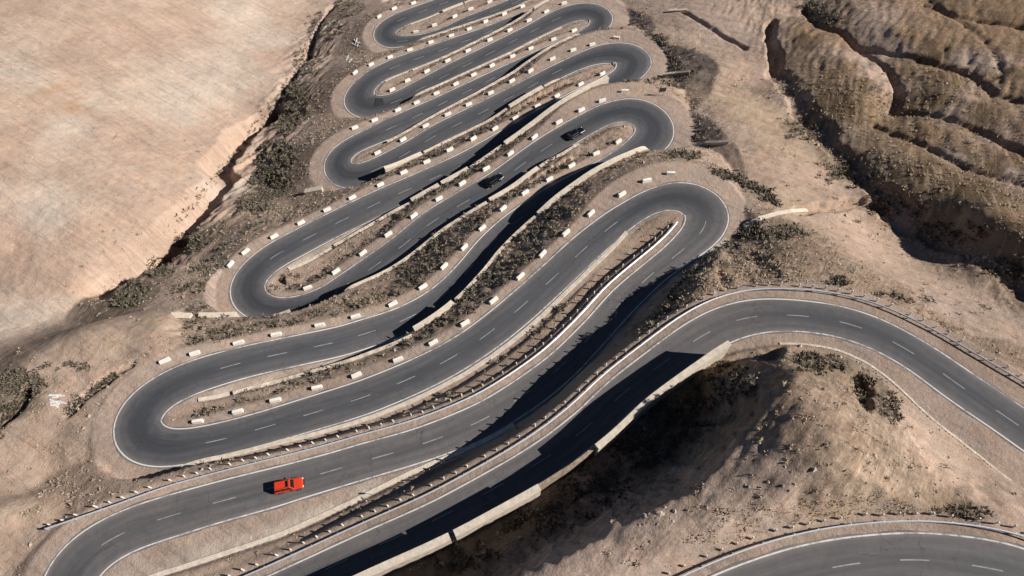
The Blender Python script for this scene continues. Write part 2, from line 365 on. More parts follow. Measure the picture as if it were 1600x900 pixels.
# the scarp above the catch walls: a plateau edge that falls steeply to the strip behind the walls
cw = rel_main([(1225,548)]+CREST, {0, 1}, 15.5); cw = np.array([*cw]); i01 = np.where(np.isin(main.leg, (0, 1, 2)))[0]
sub = np.argwhere((X > -45) & (X < 62) & (Y > -2) & (Y < 62)); sj, si = sub[:, 0], sub[:, 1]; pxy = np.stack([X[sj, si], Y[sj, si]], 1)
bd2 = np.full(len(pxy), 1e9); sg_ = np.zeros(len(pxy)); along = np.zeros(len(pxy)); acc = 0.
for a, b_ in zip(cw[:-1], cw[1:]):
    d = (b_-a)[:2]; r_ = pxy-a[:2]; t = np.clip((r_@d)/(d@d), 0, 1); v_ = r_-t[:, None]*d; dd = np.hypot(v_[:, 0], v_[:, 1]); L_ = np.hypot(*d)
    m = dd < bd2; bd2 = np.where(m, dd, bd2); sg_ = np.where(m, np.sign(d[0]*v_[:, 1]-d[1]*v_[:, 0]), sg_); along = np.where(m, acc+t*L_, along); acc += L_
sdist = -sg_*bd2                                                    # positive on the wall side
nz = np.zeros(len(pxy)); nq = np.full(len(pxy), 1e9)
for k in i01[::3]:
    dd = np.hypot(pxy[:, 0]-main.C[k, 0], pxy[:, 1]-main.C[k, 1]); m = dd < nq; nq = np.where(m, dd, nq); nz = np.where(m, main.C[k, 2], nz)
sdist = sdist+1.3*fbm(pxy[:, 0]/3.5, pxy[:, 1]/3.5, 160, 3)
ribs = 1-2*np.abs(fbm(along/2.6, sdist/9, 170, 3))
scarp = nz+15.4-2.3*np.maximum(sdist, 0)+3.2*(ribs-.6)*sstep(.5, 3, sdist)+1.*fbm(pxy[:, 0]/1.3, pxy[:, 1]/1.3, 178, 3)*sstep(.5, 2, sdist)
zz = Z[sj, si]; zz = np.where(sdist > 0, np.minimum(zz, np.maximum(scarp, nz+1.2+.5*fbm(pxy[:, 0]/2, pxy[:, 1]/2, 175, 3))), zz); Z[sj, si] = zz
# relief
moundz = sstep(0, 6, np.minimum(X-8, 68-X))*(1-sstep(48, 58, Y))*wild
rid = lambda x, y, s: 1-2*np.abs(fbm(x, y, s, 3))
hillm = sstep(-10, 14, Y*0+((X*.9+Y*.25)-110))*wild
rough = .36*fbm(X/9, Y/9, 40, 5)+.17*fbm(X/1.6, Y/1.6, 47, 3)
hillz = sstep(0, 14, X*.93+Y*.17-88)
Z = Z+wild*rough*(1-.6*hillz)
u_ = X*.85-Y*.52; v_ = X*.52+Y*.85
Z = Z+wild*.22*(rid(u_/22, v_/4.2, 60)-.6)
u2 = X*.6+Y*.8; v2 = -X*.8*1.+Y*.6
Z = Z+hillm*.35*(rid(u2/9, v2/2.2, 66)-.6)
Z = Z+moundz*(.3*fbm(X/2.2, Y/2.2, 230, 4)+.22*(rid((X*.67+Y*.74)/7, (-X*.74+Y*.67)/1.5, 235)-.6))
ur = X*.34+Y*.94; vr = -X*.94+Y*.34; Z = Z+hillz*wild*.28*(rid(ur/11+.4*fbm(X/9, Y/9, 241, 2), vr/2., 240)-.6)
# earthworks
bank = .5*fbm(X/2.2, Y/2.2, 80, 4)+.25*fbm(X/.8, Y/.8, 85, 2)
em = sstep(.15, 2.2, q_best)
rgt = np.isin(leg_best, list(rights))
Z = np.minimum(Z, CUT+em*np.where(rgt, .35*fbm(X/3, Y/3, 90, 4)+.1, 1.4*fbm(X/3, Y/3, 90, 4)+.4))
Z = np.maximum(Z, FILL+em*bank*np.where(np.isin(leg_best, list(lefts)), .4, 1.))
Z = Z+G_DELTA*np.where(G_DELTA < -3.6, sstep(.3, 1.2, q_best), sstep(1., 3.5, q_best))
GD = poly_dist(cast(Zn, [(500,60),(450,190),(400,280),(320,370),(220,470)])); rm = (1-sstep(6, 13, GD))*sstep(2., 5., q_best)
ug = X*.55+Y*.83; vg = -X*.83+Y*.55; Z = Z+rm*(1.0*(rid(ug/13, vg/3.4, 210)-.55)+.4*fbm(X/1.5, Y/1.5, 215, 3))
Z = np.where(q_best <= 0, z_near-.05-.35*(QR < -.25)+.05*fbm(X/1.3, Y/1.3, 95, 2)*sstep(-1.2, -.4, q_best), Z)
# ---- ground albedo (colour of the soil itself) from soil samples
def C3(*c): return np.array(c)
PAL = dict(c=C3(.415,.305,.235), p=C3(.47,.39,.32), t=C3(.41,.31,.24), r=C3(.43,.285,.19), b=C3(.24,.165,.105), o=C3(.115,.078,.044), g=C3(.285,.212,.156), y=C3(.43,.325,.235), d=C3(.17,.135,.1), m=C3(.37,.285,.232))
SOIL = [(0,0,'c'),(100,100,'c'),(60,130,'p'),(20,110,'p'),(75,138,'r'),(100,150,'t'),(125,165,'r'),(155,182,'t'),(150,160,'p'),(200,60,'c'),(300,30,'c'),(380,20,'p'),(420,60,'p'),(370,100,'p'),(300,150,'p'),(270,170,'p'),(330,130,'p'),
 (200,200,'c'),(100,200,'p'),(0,220,'c'),(250,250,'c'),(150,270,'t'),(80,320,'p'),(200,340,'c'),(0,400,'c'),(100,420,'c'),(50,490,'p'),(150,430,'c'),(460,30,'t'),(430,90,'c'),(250,330,'c'),(330,230,'c'),
 (520,20,'m'),(500,60,'m'),(470,110,'m'),(450,170,'d'),(430,230,'m'),(368,300,'p'),(378,260,'c'),(388,228,'c'),(400,210,'c'),(358,325,'c'),(345,345,'t'),(430,290,'d'),(330,360,'d'),(270,420,'t'),(210,450,'d'),(190,475,'d'),(320,440,'m'),(280,460,'m'),(240,500,'y'),
 (110,520,'t'),(160,500,'t'),(60,560,'t'),(40,600,'d'),(10,620,'d'),(120,590,'t'),(170,560,'t'),(200,520,'t'),(210,540,'y'),(90,640,'c'),(50,700,'t'),(20,760,'t'),(90,770,'y'),(60,800,'t'),(30,860,'t'),(150,750,'t'),(100,720,'t'),(130,660,'t'),(40,660,'t'),(60,740,'t'),(250,540,'t'),
 (1000,20,'m'),(1060,60,'t'),(1100,30,'m'),(1150,50,'m'),(1180,20,'t'),(1090,90,'t'),(1130,150,'y'),(1160,110,'c'),(1190,180,'y'),(1230,230,'y'),(1250,270,'c'),(1200,270,'c'),(1150,230,'t'),(1100,220,'m'),(1180,300,'t'),(1240,310,'y'),(1310,300,'t'),(1330,360,'c'),(1400,400,'t'),(1450,440,'t'),(1370,400,'c'),(1500,480,'m'),(1560,520,'t'),(1420,360,'t'),
 (1150,400,'g'),(1200,430,'g'),(1100,430,'g'),(1250,430,'g'),(1300,450,'g'),(1400,480,'g'),(1480,520,'g'),(1560,560,'g'),(1250,380,'g'),(1210,370,'d'),
 (1210,70,'m'),(1230,150,'m'),(1220,130,'g'),(1280,210,'d'),(1330,260,'d'),(1390,310,'g'),(1480,360,'d'),(1580,420,'d'),
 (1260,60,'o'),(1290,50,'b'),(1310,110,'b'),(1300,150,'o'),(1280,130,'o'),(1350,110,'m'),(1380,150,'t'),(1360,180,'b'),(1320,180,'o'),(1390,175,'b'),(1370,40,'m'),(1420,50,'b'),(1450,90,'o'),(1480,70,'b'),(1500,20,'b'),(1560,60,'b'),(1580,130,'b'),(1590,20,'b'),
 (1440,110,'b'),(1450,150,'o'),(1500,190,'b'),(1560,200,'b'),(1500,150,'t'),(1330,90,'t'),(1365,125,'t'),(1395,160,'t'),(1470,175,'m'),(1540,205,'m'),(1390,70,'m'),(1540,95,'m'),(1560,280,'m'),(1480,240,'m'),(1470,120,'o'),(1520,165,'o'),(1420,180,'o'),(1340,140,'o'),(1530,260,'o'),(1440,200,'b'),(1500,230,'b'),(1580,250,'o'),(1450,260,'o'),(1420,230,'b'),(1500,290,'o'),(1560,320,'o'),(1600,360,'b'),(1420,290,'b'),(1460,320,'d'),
 (1200,560,'g'),(1300,570,'g'),(1340,600,'d'),(1400,640,'t'),(1470,700,'t'),(1560,790,'t'),(1500,740,'t'),(1290,640,'g'),(1200,680,'m'),(1230,620,'g'),(1350,680,'g'),(1290,720,'g'),(1400,740,'g'),(1480,800,'o'),(1420,790,'g'),(1250,760,'m'),(1300,800,'y'),(1240,810,'y'),(1360,790,'y'),(1150,850,'y'),(1180,780,'m'),(1100,800,'m'),(1050,840,'m'),(1150,840,'t'),(900,880,'m'),(980,860,'m'),(1200,820,'t'),
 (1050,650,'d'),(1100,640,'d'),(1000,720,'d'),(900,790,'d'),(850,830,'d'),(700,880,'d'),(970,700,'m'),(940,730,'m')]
sp_px = np.array([(a, b) for a, b, _ in SOIL], float); spt = cast(Z, sp_px); scol = np.array([PAL[k] for *_, k in SOIL])
wx = X+7*fbm(X/12, Y/12, 101, 3); wy = Y+7*fbm(X/12, Y/12, 109, 3)
num = np.zeros(X.shape+(3,)); den = np.zeros(X.shape)
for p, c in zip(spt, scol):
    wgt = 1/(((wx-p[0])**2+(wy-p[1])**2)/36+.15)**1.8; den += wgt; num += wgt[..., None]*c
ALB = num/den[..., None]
def mixc(m, c):
    global ALB
    ALB = ALB*(1-m[..., None])+m[..., None]*np.asarray(c)
near_side_ = lambda l: 1 if l in far_is_B else -1
shoulder = 1-sstep(-.1, .9, q_best+2.2*fbm(X/4, Y/4, 120, 5))
mixc(shoulder*np.clip(.72+.5*fbm(X/6, Y/6, 125, 3), .3, .95), (.31,.245,.205))
nearm = np.isin(leg_best, (3, 7, 11, 13, 15, 17, 19)) & (side_best == np.array([near_side_(l) for l in range(-1, 24)])[np.clip(leg_best+1, 0, 24)])
mixc(np.where(nearm, sstep(-4, -1.2, q_best)*(1-sstep(-.2, .6, q_best)), 0)*np.clip(.45+1.3*fbm(X/3.5, Y/3.5, 220, 4), 0, .8), (.47,.41,.35))
inleg = (leg_best >= 3) & (leg_best < 90)
rg = 1-sstep(2, 9, q_best)
bankm = sstep(.2, 1., q_best)*rg*inleg
mixc(bankm*.5, (.275,.21,.165))
ny, nx = X.shape
verts = np.stack([X.ravel(), Y.ravel(), Z.ravel()], 1).astype(np.float32)
idx = np.arange(nx*ny).reshape(ny, nx)
quads = np.stack([idx[:-1, :-1], idx[:-1, 1:], idx[1:, 1:], idx[1:, :-1]], -1).reshape(-1, 4)
me = bpy.data.meshes.new('ground'); me.vertices.add(len(verts)); me.vertices.foreach_set('co', verts.ravel())
me.loops.add(quads.size); me.loops.foreach_set('vertex_index', quads.ravel().astype(np.int32))
me.polygons.add(len(quads)); me.polygons.foreach_set('loop_start', np.arange(0, quads.size, 4, dtype=np.int32)); me.polygons.foreach_set('loop_total', np.full(len(quads), 4, np.int32))
me.update(calc_edges=True); me.polygons.foreach_set('use_smooth', np.ones(len(quads), bool))
ha = me.attributes.new('hill', 'FLOAT', 'POINT'); oc = PAL['o']; hm_ = (1-sstep(.06, .26, np.linalg.norm(ALB-oc, axis=-1)))*sstep(60, 75, X*.95-Y*.1+20); hm_ = np.maximum(hm_, .55*sstep(0, 6, np.minimum(X-16, 62-X))*(1-sstep(48, 56, Y))*sstep(.8, 3, q_best)); ha.data.foreach_set('value', hm_.ravel().astype(np.float32))
mt_ = (1-sstep(.05, .17, np.linalg.norm(ALB-PAL['g'], axis=-1)))*sstep(.6, 2.5, q_best)
mt_ = np.maximum(mt_, sstep(0, 6, np.minimum(X-10, 66-X))*(1-sstep(50, 60, Y))*sstep(.8, 3, q_best)*.9)
ta = me.attributes.new('mat', 'FLOAT', 'POINT'); ta.data.foreach_set('value', mt_.ravel().astype(np.float32))
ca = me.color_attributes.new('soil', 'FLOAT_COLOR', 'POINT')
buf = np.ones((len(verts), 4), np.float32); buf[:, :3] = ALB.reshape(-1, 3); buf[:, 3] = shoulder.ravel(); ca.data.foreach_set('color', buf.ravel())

# ------------------------------------------------------------------ materials
def new_mat(name, rough=.9, spec=.2):
    m = bpy.data.materials.new(name); m.use_nodes = True; nt = m.node_tree; b = nt.nodes['Principled BSDF']
    b.inputs['Roughness'].default_value = rough; b.inputs['Specular IOR Level'].default_value = spec
    return m, nt, b
def N(nt, t, **kw):
    n = nt.nodes.new(t)
    for k, v in kw.items():
        if k in n.inputs: n.inputs[k].default_value = v
        else: setattr(n, k, v)
    return n
def noise(nt, vec, scale, detail=4, rough=.55):
    n = N(nt, 'ShaderNodeTexNoise', Scale=scale, Detail=detail, Roughness=rough); nt.links.new(vec, n.inputs['Vector']); return n.outputs['Fac']
def ramp(nt, fac, lo, hi, a=0., b=1.):
    n = N(nt, 'ShaderNodeMapRange'); n.inputs[1].default_value = lo; n.inputs[2].default_value = hi; n.inputs[3].default_value = a; n.inputs[4].default_value = b
    nt.links.new(fac, n.inputs[0]); return n.outputs[0]
def math_(nt, op, a, b):
    n = N(nt, 'ShaderNodeMath', operation=op)
    for i, v in enumerate((a, b)):
        if isinstance(v, (int, float)): n.inputs[i].default_value = v
        else: nt.links.new(v, n.inputs[i])
    return n.outputs[0]
def mixrgb(nt, fac, a, b, blend='MIX'):
    n = N(nt, 'ShaderNodeMix', data_type='RGBA', blend_type=blend)
    for s, v in ((0, fac), (6, a), (7, b)):
        if isinstance(v, (int, float)): n.inputs[s].default_value = v
        elif isinstance(v, tuple): n.inputs[s].default_value = v if len(v) == 4 else v+(1,)
        else: nt.links.new(v, n.inputs[s])
    return n.outputs[2]
def grey(nt, fac):
    n = N(nt, 'ShaderNodeCombineColor')
    for i in range(3): nt.links.new(fac, n.inputs[i])
    return n.outputs[0]
def bump(nt, b, h, dist, strength=1.):
    n = N(nt, 'ShaderNodeBump', Strength=strength, Distance=dist); nt.links.new(h, n.inputs['Height']); nt.links.new(n.outputs[0], b.inputs['Normal'])
def simple(name, c, rough=.8, spec=.3, var=.25, scale=3., metal=0, bumpd=0):
    m, nt, b = new_mat(name, rough, spec); tc = N(nt, 'ShaderNodeTexCoord').outputs['Object']; b.inputs['Metallic'].default_value = metal
    f = ramp(nt, noise(nt, tc, scale), .3, .7, 1-var, 1+var)
    nt.links.new(mixrgb(nt, 1., c, grey(nt, f), 'MULTIPLY'), b.inputs['Base Color'])
    if bumpd: bump(nt, b, noise(nt, tc, scale*3), bumpd)
    return m

mg, nt, b = new_mat('soil', 1., .05)
geo = N(nt, 'ShaderNodeNewGeometry').outputs['Position']; att = N(nt, 'ShaderNodeVertexColor', layer_name='soil')
big = ramp(nt, noise(nt, geo, .09, 5), .3, .7, .86, 1.14); mid = ramp(nt, noise(nt, geo, .55, 6, .62),   .28, .72, .9, 1.1); fine = ramp(nt, noise(nt, geo, 3.2, 5, .7), .25, .75, .82, 1.18)
mp = N(nt, 'ShaderNodeMapping'); nt.links.new(geo, mp.inputs[0]); mp.vector_type = 'TEXTURE'; mp.inputs['Rotation'].default_value = (0, 0, R(-29)); mp.inputs['Scale'].default_value = (24, 1.3, 40)
streak = ramp(nt, noise(nt, mp.outputs[0], 1., 6, .65), .33, .67, .9, 1.09)
mp2 = N(nt, 'ShaderNodeMapping'); nt.links.new(geo, mp2.inputs[0]); mp2.vector_type = 'TEXTURE'; mp2.inputs['Rotation'].default_value = (0, 0, R(-33)); mp2.inputs['Scale'].default_value = (30, 4.2, 60)
ln = N(nt, 'ShaderNodeMath', operation='ABSOLUTE'); nt.links.new(math_(nt, 'SUBTRACT', noise(nt, mp2.outputs[0], 1., 4, .55), .5), ln.inputs[0])
streak = math_(nt, 'MULTIPLY', streak, ramp(nt, ln.outputs[0], 0, .014, .78, 1.))
f = math_(nt, 'MULTIPLY', math_(nt, 'MULTIPLY', big, mid), math_(nt, 'MULTIPLY', fine, streak))
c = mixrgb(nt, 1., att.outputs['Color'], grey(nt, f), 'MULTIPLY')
hue = ramp(nt, noise(nt, geo, .23, 4), .4, .75, 0, .35); c = mixrgb(nt, hue, c, mixrgb(nt, 1., c, (1.16, .93, .8), 'MULTIPLY'))
spk = ramp(nt, noise(nt, geo, 1.7, 3, .8), .68, .74, 0, .4); c = mixrgb(nt, spk, c, (.12, .095, .07))
matf = N(nt, 'ShaderNodeAttribute', attribute_name='mat').outputs['Fac']
mp4 = N(nt, 'ShaderNodeMapping'); nt.links.new(geo, mp4.inputs[0]); mp4.vector_type = 'TEXTURE'; mp4.inputs['Rotation'].default_value = (0, 0, R(48)); mp4.inputs['Scale'].default_value = (3.2, .42, 6)
rk = ramp(nt, noise(nt, mp4.outputs[0], 1., 5, .65), .3, .7, .6, 1.3); mo = ramp(nt, noise(nt, geo, .95, 6, .7), .32, .68, .62, 1.26)
c = mixrgb(nt, matf, c, mixrgb(nt, 1., c, grey(nt, math_(nt, 'MULTIPLY', rk, mo)), 'MULTIPLY'))
peb = N(nt, 'ShaderNodeTexVoronoi', Scale=1.3); nt.links.new(geo, peb.inputs['Vector'])
pb = ramp(nt, peb.outputs['Distance'], .06, .1, .6, 0); c = mixrgb(nt, pb, c, (.55, .47, .4))
hill = N(nt, 'ShaderNodeAttribute', attribute_name='hill').outputs['Fac']
mp3 = N(nt, 'ShaderNodeMapping'); nt.links.new(geo, mp3.inputs[0]); mp3.vector_type = 'TEXTURE'; mp3.inputs['Rotation'].default_value = (0, 0, R(70)); mp3.inputs['Scale'].default_value = (13, 1.0, 30)
stp = ramp(nt, noise(nt, mp3.outputs[0], 1., 3, .6), .5, .66, 0, .8); c = mixrgb(nt, math_(nt, 'MULTIPLY', stp, hill), c, (.33, .24, .165))
nt.links.new(c, b.inputs['Base Color'])
hh = math_(nt, 'ADD', math_(nt, 'MULTIPLY', noise(nt, geo, .8, 8, .68), 1.), math_(nt, 'MULTIPLY', noise(nt, geo, 4., 4, .7), .25)); bump(nt, b, hh, .38, .8)
ground = link_mesh('ground', me, mg); tag(ground, 'dry eroded hillside of tan and brown soil with gullies', kind='structure')

ma, nt, b = new_mat('asphalt', .8, .35)
lat = N(nt, 'ShaderNodeAttribute', attribute_name='lat').outputs['Fac']; bend = N(nt, 'ShaderNodeAttribute', attribute_name='bend').outputs['Fac']
dust = N(nt, 'ShaderNodeAttribute', attribute_name='dust').outputs['Fac']
geo = N(nt, 'ShaderNodeNewGeometry').outputs['Position']
al = N(nt, 'ShaderNodeMath', operation='ABSOLUTE'); nt.links.new(lat, al.inputs[0]); al = al.outputs[0]
n1 = noise(nt, geo, .16, 5); n2 = noise(nt, geo, .9, 5, .6)
edge = math_(nt, 'ADD', al, math_(nt, 'MULTIPLY', math_(nt, 'SUBTRACT', n2, .5), .45))
wear = ramp(nt, edge, .35, 1.05, 0, 1)
c = mixrgb(nt, wear, (.058, .062, .072), (.14, .13, .128))
c = mixrgb(nt, ramp(nt, n1, .35, .65, 0, .45), c, (.1, .094, .093))
c = mixrgb(nt, math_(nt, 'MULTIPLY', dust, ramp(nt, n2, .3, .7, .6, 1.)), c, (.145, .128, .12))
c = mixrgb(nt, math_(nt, 'MULTIPLY', bend, ramp(nt, edge, .1, .75, .85, 0)), c, (.036, .039, .046))
sat = N(nt, 'ShaderNodeAttribute', attribute_name='run').outputs['Fac']; cx = N(nt, 'ShaderNodeCombineXYZ'); nt.links.new(math_(nt, 'MULTIPLY', lat, 5.), cx.inputs[0]); nt.links.new(math_(nt, 'MULTIPLY', sat, .07), cx.inputs[1])
trk = noise(nt, cx.outputs[0], 1., 4, .6); c = mixrgb(nt, 1., c, grey(nt, ramp(nt, trk, .28, .72, .8, 1.18)), 'MULTIPLY')
sn = N(nt, 'ShaderNodeMath', operation='SINE'); nt.links.new(math_(nt, 'MULTIPLY', al, 12.566), sn.inputs[0]); c = mixrgb(nt, 1., c, grey(nt, ramp(nt, sn.outputs[0], -1, 1, 1.07, .93)), 'MULTIPLY')
vor = N(nt, 'ShaderNodeTexVoronoi', feature='DISTANCE_TO_EDGE', Scale=.16); wv = N(nt, 'ShaderNodeVectorMath', operation='ADD'); nz_ = N(nt, 'ShaderNodeTexNoise', Scale=.5, Detail=5); nt.links.new(geo, nz_.inputs['Vector'])
wm = N(nt, 'ShaderNodeVectorMath', operation='SCALE'); nt.links.new(nz_.outputs['Color'], wm.inputs[0]); wm.inputs['Scale'].default_value = 3.; nt.links.new(geo, wv.inputs[0]); nt.links.new(wm.outputs[0], wv.inputs[1]); nt.links.new(wv.outputs[0], vor.inputs['Vector'])
spill = math_(nt, 'MULTIPLY', ramp(nt, al, .8, 1.02, 0, 1), ramp(nt, math_(nt, 'ADD', math_(nt, 'MULTIPLY', noise(nt, geo, .35, 4, .6), .6), math_(nt, 'MULTIPLY', noise(nt, geo, 2.2, 4, .7), .4)), .47, .6, 0, .75))
c = mixrgb(nt, spill, c, (.27, .215, .18))
crk = math_(nt, 'MULTIPLY', ramp(nt, vor.outputs['Distance'], .0, .012, .55, 0), ramp(nt, n1, .48, .56, 0, 1)); c = mixrgb(nt, crk, c, (.022, .022, .024))
c = mixrgb(nt, 1., c, grey(nt, ramp(nt, noise(nt, geo, 6., 4, .7), .25, .75, .88, 1.12)), 'MULTIPLY')
nt.links.new(c, b.inputs['Base Color']); bump(nt, b, noise(nt, geo, 14., 3), .03)
mline, nt, b = new_mat('line_paint', .7, .3); geo = N(nt, 'ShaderNodeNewGeometry').outputs['Position']
wr = math_(nt, 'ADD', noise(nt, geo, 1.1, 5, .7), math_(nt, 'MULTIPLY', math_(nt, 'SUBTRACT', noise(nt, geo, .06, 3, .6), .5), .9))
c = mixrgb(nt, ramp(nt, wr, .46, .68, 0, .9), (.6, .575, .55), (.17, .155, .148)); nt.links.new(c, b.inputs['Base Color'])
mdash, nt, b = new_mat('worn_line_paint', .7, .3); geo = N(nt, 'ShaderNodeNewGeometry').outputs['Position']
c = mixrgb(nt, ramp(nt, noise(nt, geo, .8, 5, .7), .4, .68, .15, .85), (.36, .355, .35), (.13, .13, .135)); nt.links.new(c, b.inputs['Base Color'])
mblock = simple('white_concrete', (.74, .705, .64), .85, .2, .16, 2., bumpd=.01)
mwall = simple('wall_concrete', (.5, .43, .35), .95, .1, .22, 1.2, bumpd=.05)
mcop = simple('coping_mortar', (.58, .5, .41), .95, .1, .16, 1.5, bumpd=.04)
mstone = simple('masonry_top', (.52, .44, .36), .95, .1, .3, 1.4, bumpd=.1)
mrub = simple('rubble_stone', (.3, .235, .175), .95, .1, .35, 1.2, bumpd=.15)
mkerb = simple('kerb_concrete', (.58, .5, .41), .95, .1, .2, 1.1, bumpd=.04)
msteel = simple('galvanised_steel', (.52, .54, .58), .45, .5, .12, 2., metal=.35)
mpost = simple('post_white', (.66, .62, .56), .8, .2, .2, 6.)

# ------------------------------------------------------------------ roads
def off(ch, i, side, extra, dz=0.):
    """a point `extra` metres outside the edge line on that side (+1 = A, -1 = B)"""
    p = ch.C[i].copy(); p[:2] += side*ch.N[i]*(ch.w[i]+extra); p[2] += dz; return p
def strip_mesh(name, ch, idx, l0, l1, dz, mat, parent=None):
    v = []; f = []
    for i in idx:
        for l in (l0, l1):
            p = ch.C[i].copy(); p[:2] += ch.N[i]*(l(i) if callable(l) else l); p[2] += dz; v.append(p)
    for k in range(len(idx)-1): f.append((2*k, 2*k+2, 2*k+3, 2*k+1))
    o = from_py(name, v, f, mat, parent)
    return o
def make_road(ch, label, main_road):
    K = 10; lat = np.linspace(-1, 1, K); v = []; L = []; B = []; D = []; f = []
    dust = {1: .75, 0: .25, 3: .6, 2: .5}
    dv = gsmooth(np.array([dust.get(int(l), .12) if main_road else .5 for l in ch.leg])[:, None], 8)[:, 0]
    bd = gsmooth(np.array([(1. if l in lefts or l in rights else (.55 if l == 0 else .18)) if main_road else .1 for l in ch.leg])[:, None], 7)[:, 0]
    for i in range(ch.n):
        for t in lat:
            p = ch.C[i].copy(); p[:2] += ch.N[i]*t*(ch.w[i]+.35+.1*math.sin(i*.7)*abs(t)); v.append(p); L.append(t); B.append(bd[i]); D.append(dv[i])
    for i in range(ch.n-1):
        for k in range(K-1): f.append((i*K+k+1, i*K+k, (i+1)*K+k, (i+1)*K+k+1))
    n0 = len(v)
    for i in range(ch.n):                     # pavement edge drops into the shoulder
        for t in (0, K-1): q = v[i*K+t].copy(); q[2] -= .5; v.append(q); L.append(lat[t]); B.append(0); D.append(dv[i])
    for i in range(ch.n-1):
        f.append((i*K, n0+2*i, n0+2*i+2, (i+1)*K)); f.append((i*K+K-1, (i+1)*K+K-1, n0+2*i+3, n0+2*i+1))
    o = from_py('road', v, f, ma, smooth=False); tag(o, label, kind='structure')
    RN = [ch.s[i] for i in range(ch.n) for _ in lat]+[ch.s[i] for i in range(ch.n) for _ in (0, 1)]
    for nm, dat in (('lat', L), ('bend', B), ('dust', D), ('run', RN)):
        a = o.data.attributes.new(nm, 'FLOAT', 'POINT'); a.data.foreach_set('value', np.array(dat, np.float32))
    for sg, nm in ((1, 'edge_line'), (-1, 'edge_line')):
        strip_mesh(nm, ch, range(ch.n), lambda i: sg*ch.w[i]-.11, lambda i: sg*ch.w[i]+.11, .006, mline, o)
    return o
road = make_road(main, 'grey asphalt hairpin road winding down the slope with white edge lines', True)
road_top = make_road(top, 'grey asphalt road bend crossing the bottom right corner', False)
def idx_at(ch, px, legs, side, extra, dz=0.):
    ii = np.where(np.isin(ch.leg, list(legs)))[0]; P = np.array([off(ch, i, side, extra, dz(i) if callable(dz) else dz) for i in ii])
    return int(ii[np.argmin(((project(P)-np.asarray(px, float))**2).sum(1))])
DASH = [(1,(600,823)),(3,(515,740)),(3,(758,653)),(5,(814,481)),(5,(560,622)),(7,(505,541)),(7,(580,520)),(9,(815,260)),(11,(536,347)),(13,(652,180)),(15,(690,161)),(17,(767,80)),(19,(730,64)),(21,(740,33))]
def dash(ch, parent, s0):
    ss = np.linspace(s0-1.9, s0+1.9, 6); c = np.stack([np.interp(ss, ch.s, ch.C[:, k]) for k in range(3)], 1); n = np.stack([np.interp(ss, ch.s, ch.N[:, k]) for k in range(2)], 1)
    v = []; f = []
    for a, m in zip(c, n):
        for l in (-.075, .075): v.append((a[0]+m[0]*l, a[1]+m[1]*l, a[2]+.006))
    for k in range(5): f.append((2*k, 2*k+2, 2*k+3, 2*k+1))
    from_py('centre_dash', v, f, mdash, parent)
PER = 9.1
for leg in (0, 1, 3, 5, 7, 9, 11, 13, 15, 17, 19, 21, 23):
    m = np.where(main.leg == leg)[0]; lo, hi = main.s[m[0]]-1, main.s[m[-1]]+1
    ref = next((q for l, q in DASH if l == leg), None)
    s0 = main.s[near_idx(main, ref, {leg})] if ref else lo
    if leg == 0: s0 = main.s[near_idx(main, (600, 823), {1})]; hi -= 2
    if leg == 1: lo += 1
    k0 = math.ceil((lo-s0)/PER); k = k0
    while s0+k*PER < hi:
        dash(main, road, s0+k*PER); k += 1
sr = top.s[near_idx(top, (1325, 883))]
for k in range(-4, 9):
    if 3 < sr+k*PER < top.s[-1]-3: dash(top, road_top, sr+k*PER)
# dark repair patch
pp = [at_z(q, main.C[near_idx(main, (597, 158), {18, 17}), 2]+.012)[0] for q in [(587,153),(604,154),(608,162),(585,166)]]
mpatch = simple('patch_asphalt', (.028, .03, .034), .8, .3, .2, 2.)
from_py('asphalt_patch', pp, [(0, 3, 2, 1)], mpatch, road)

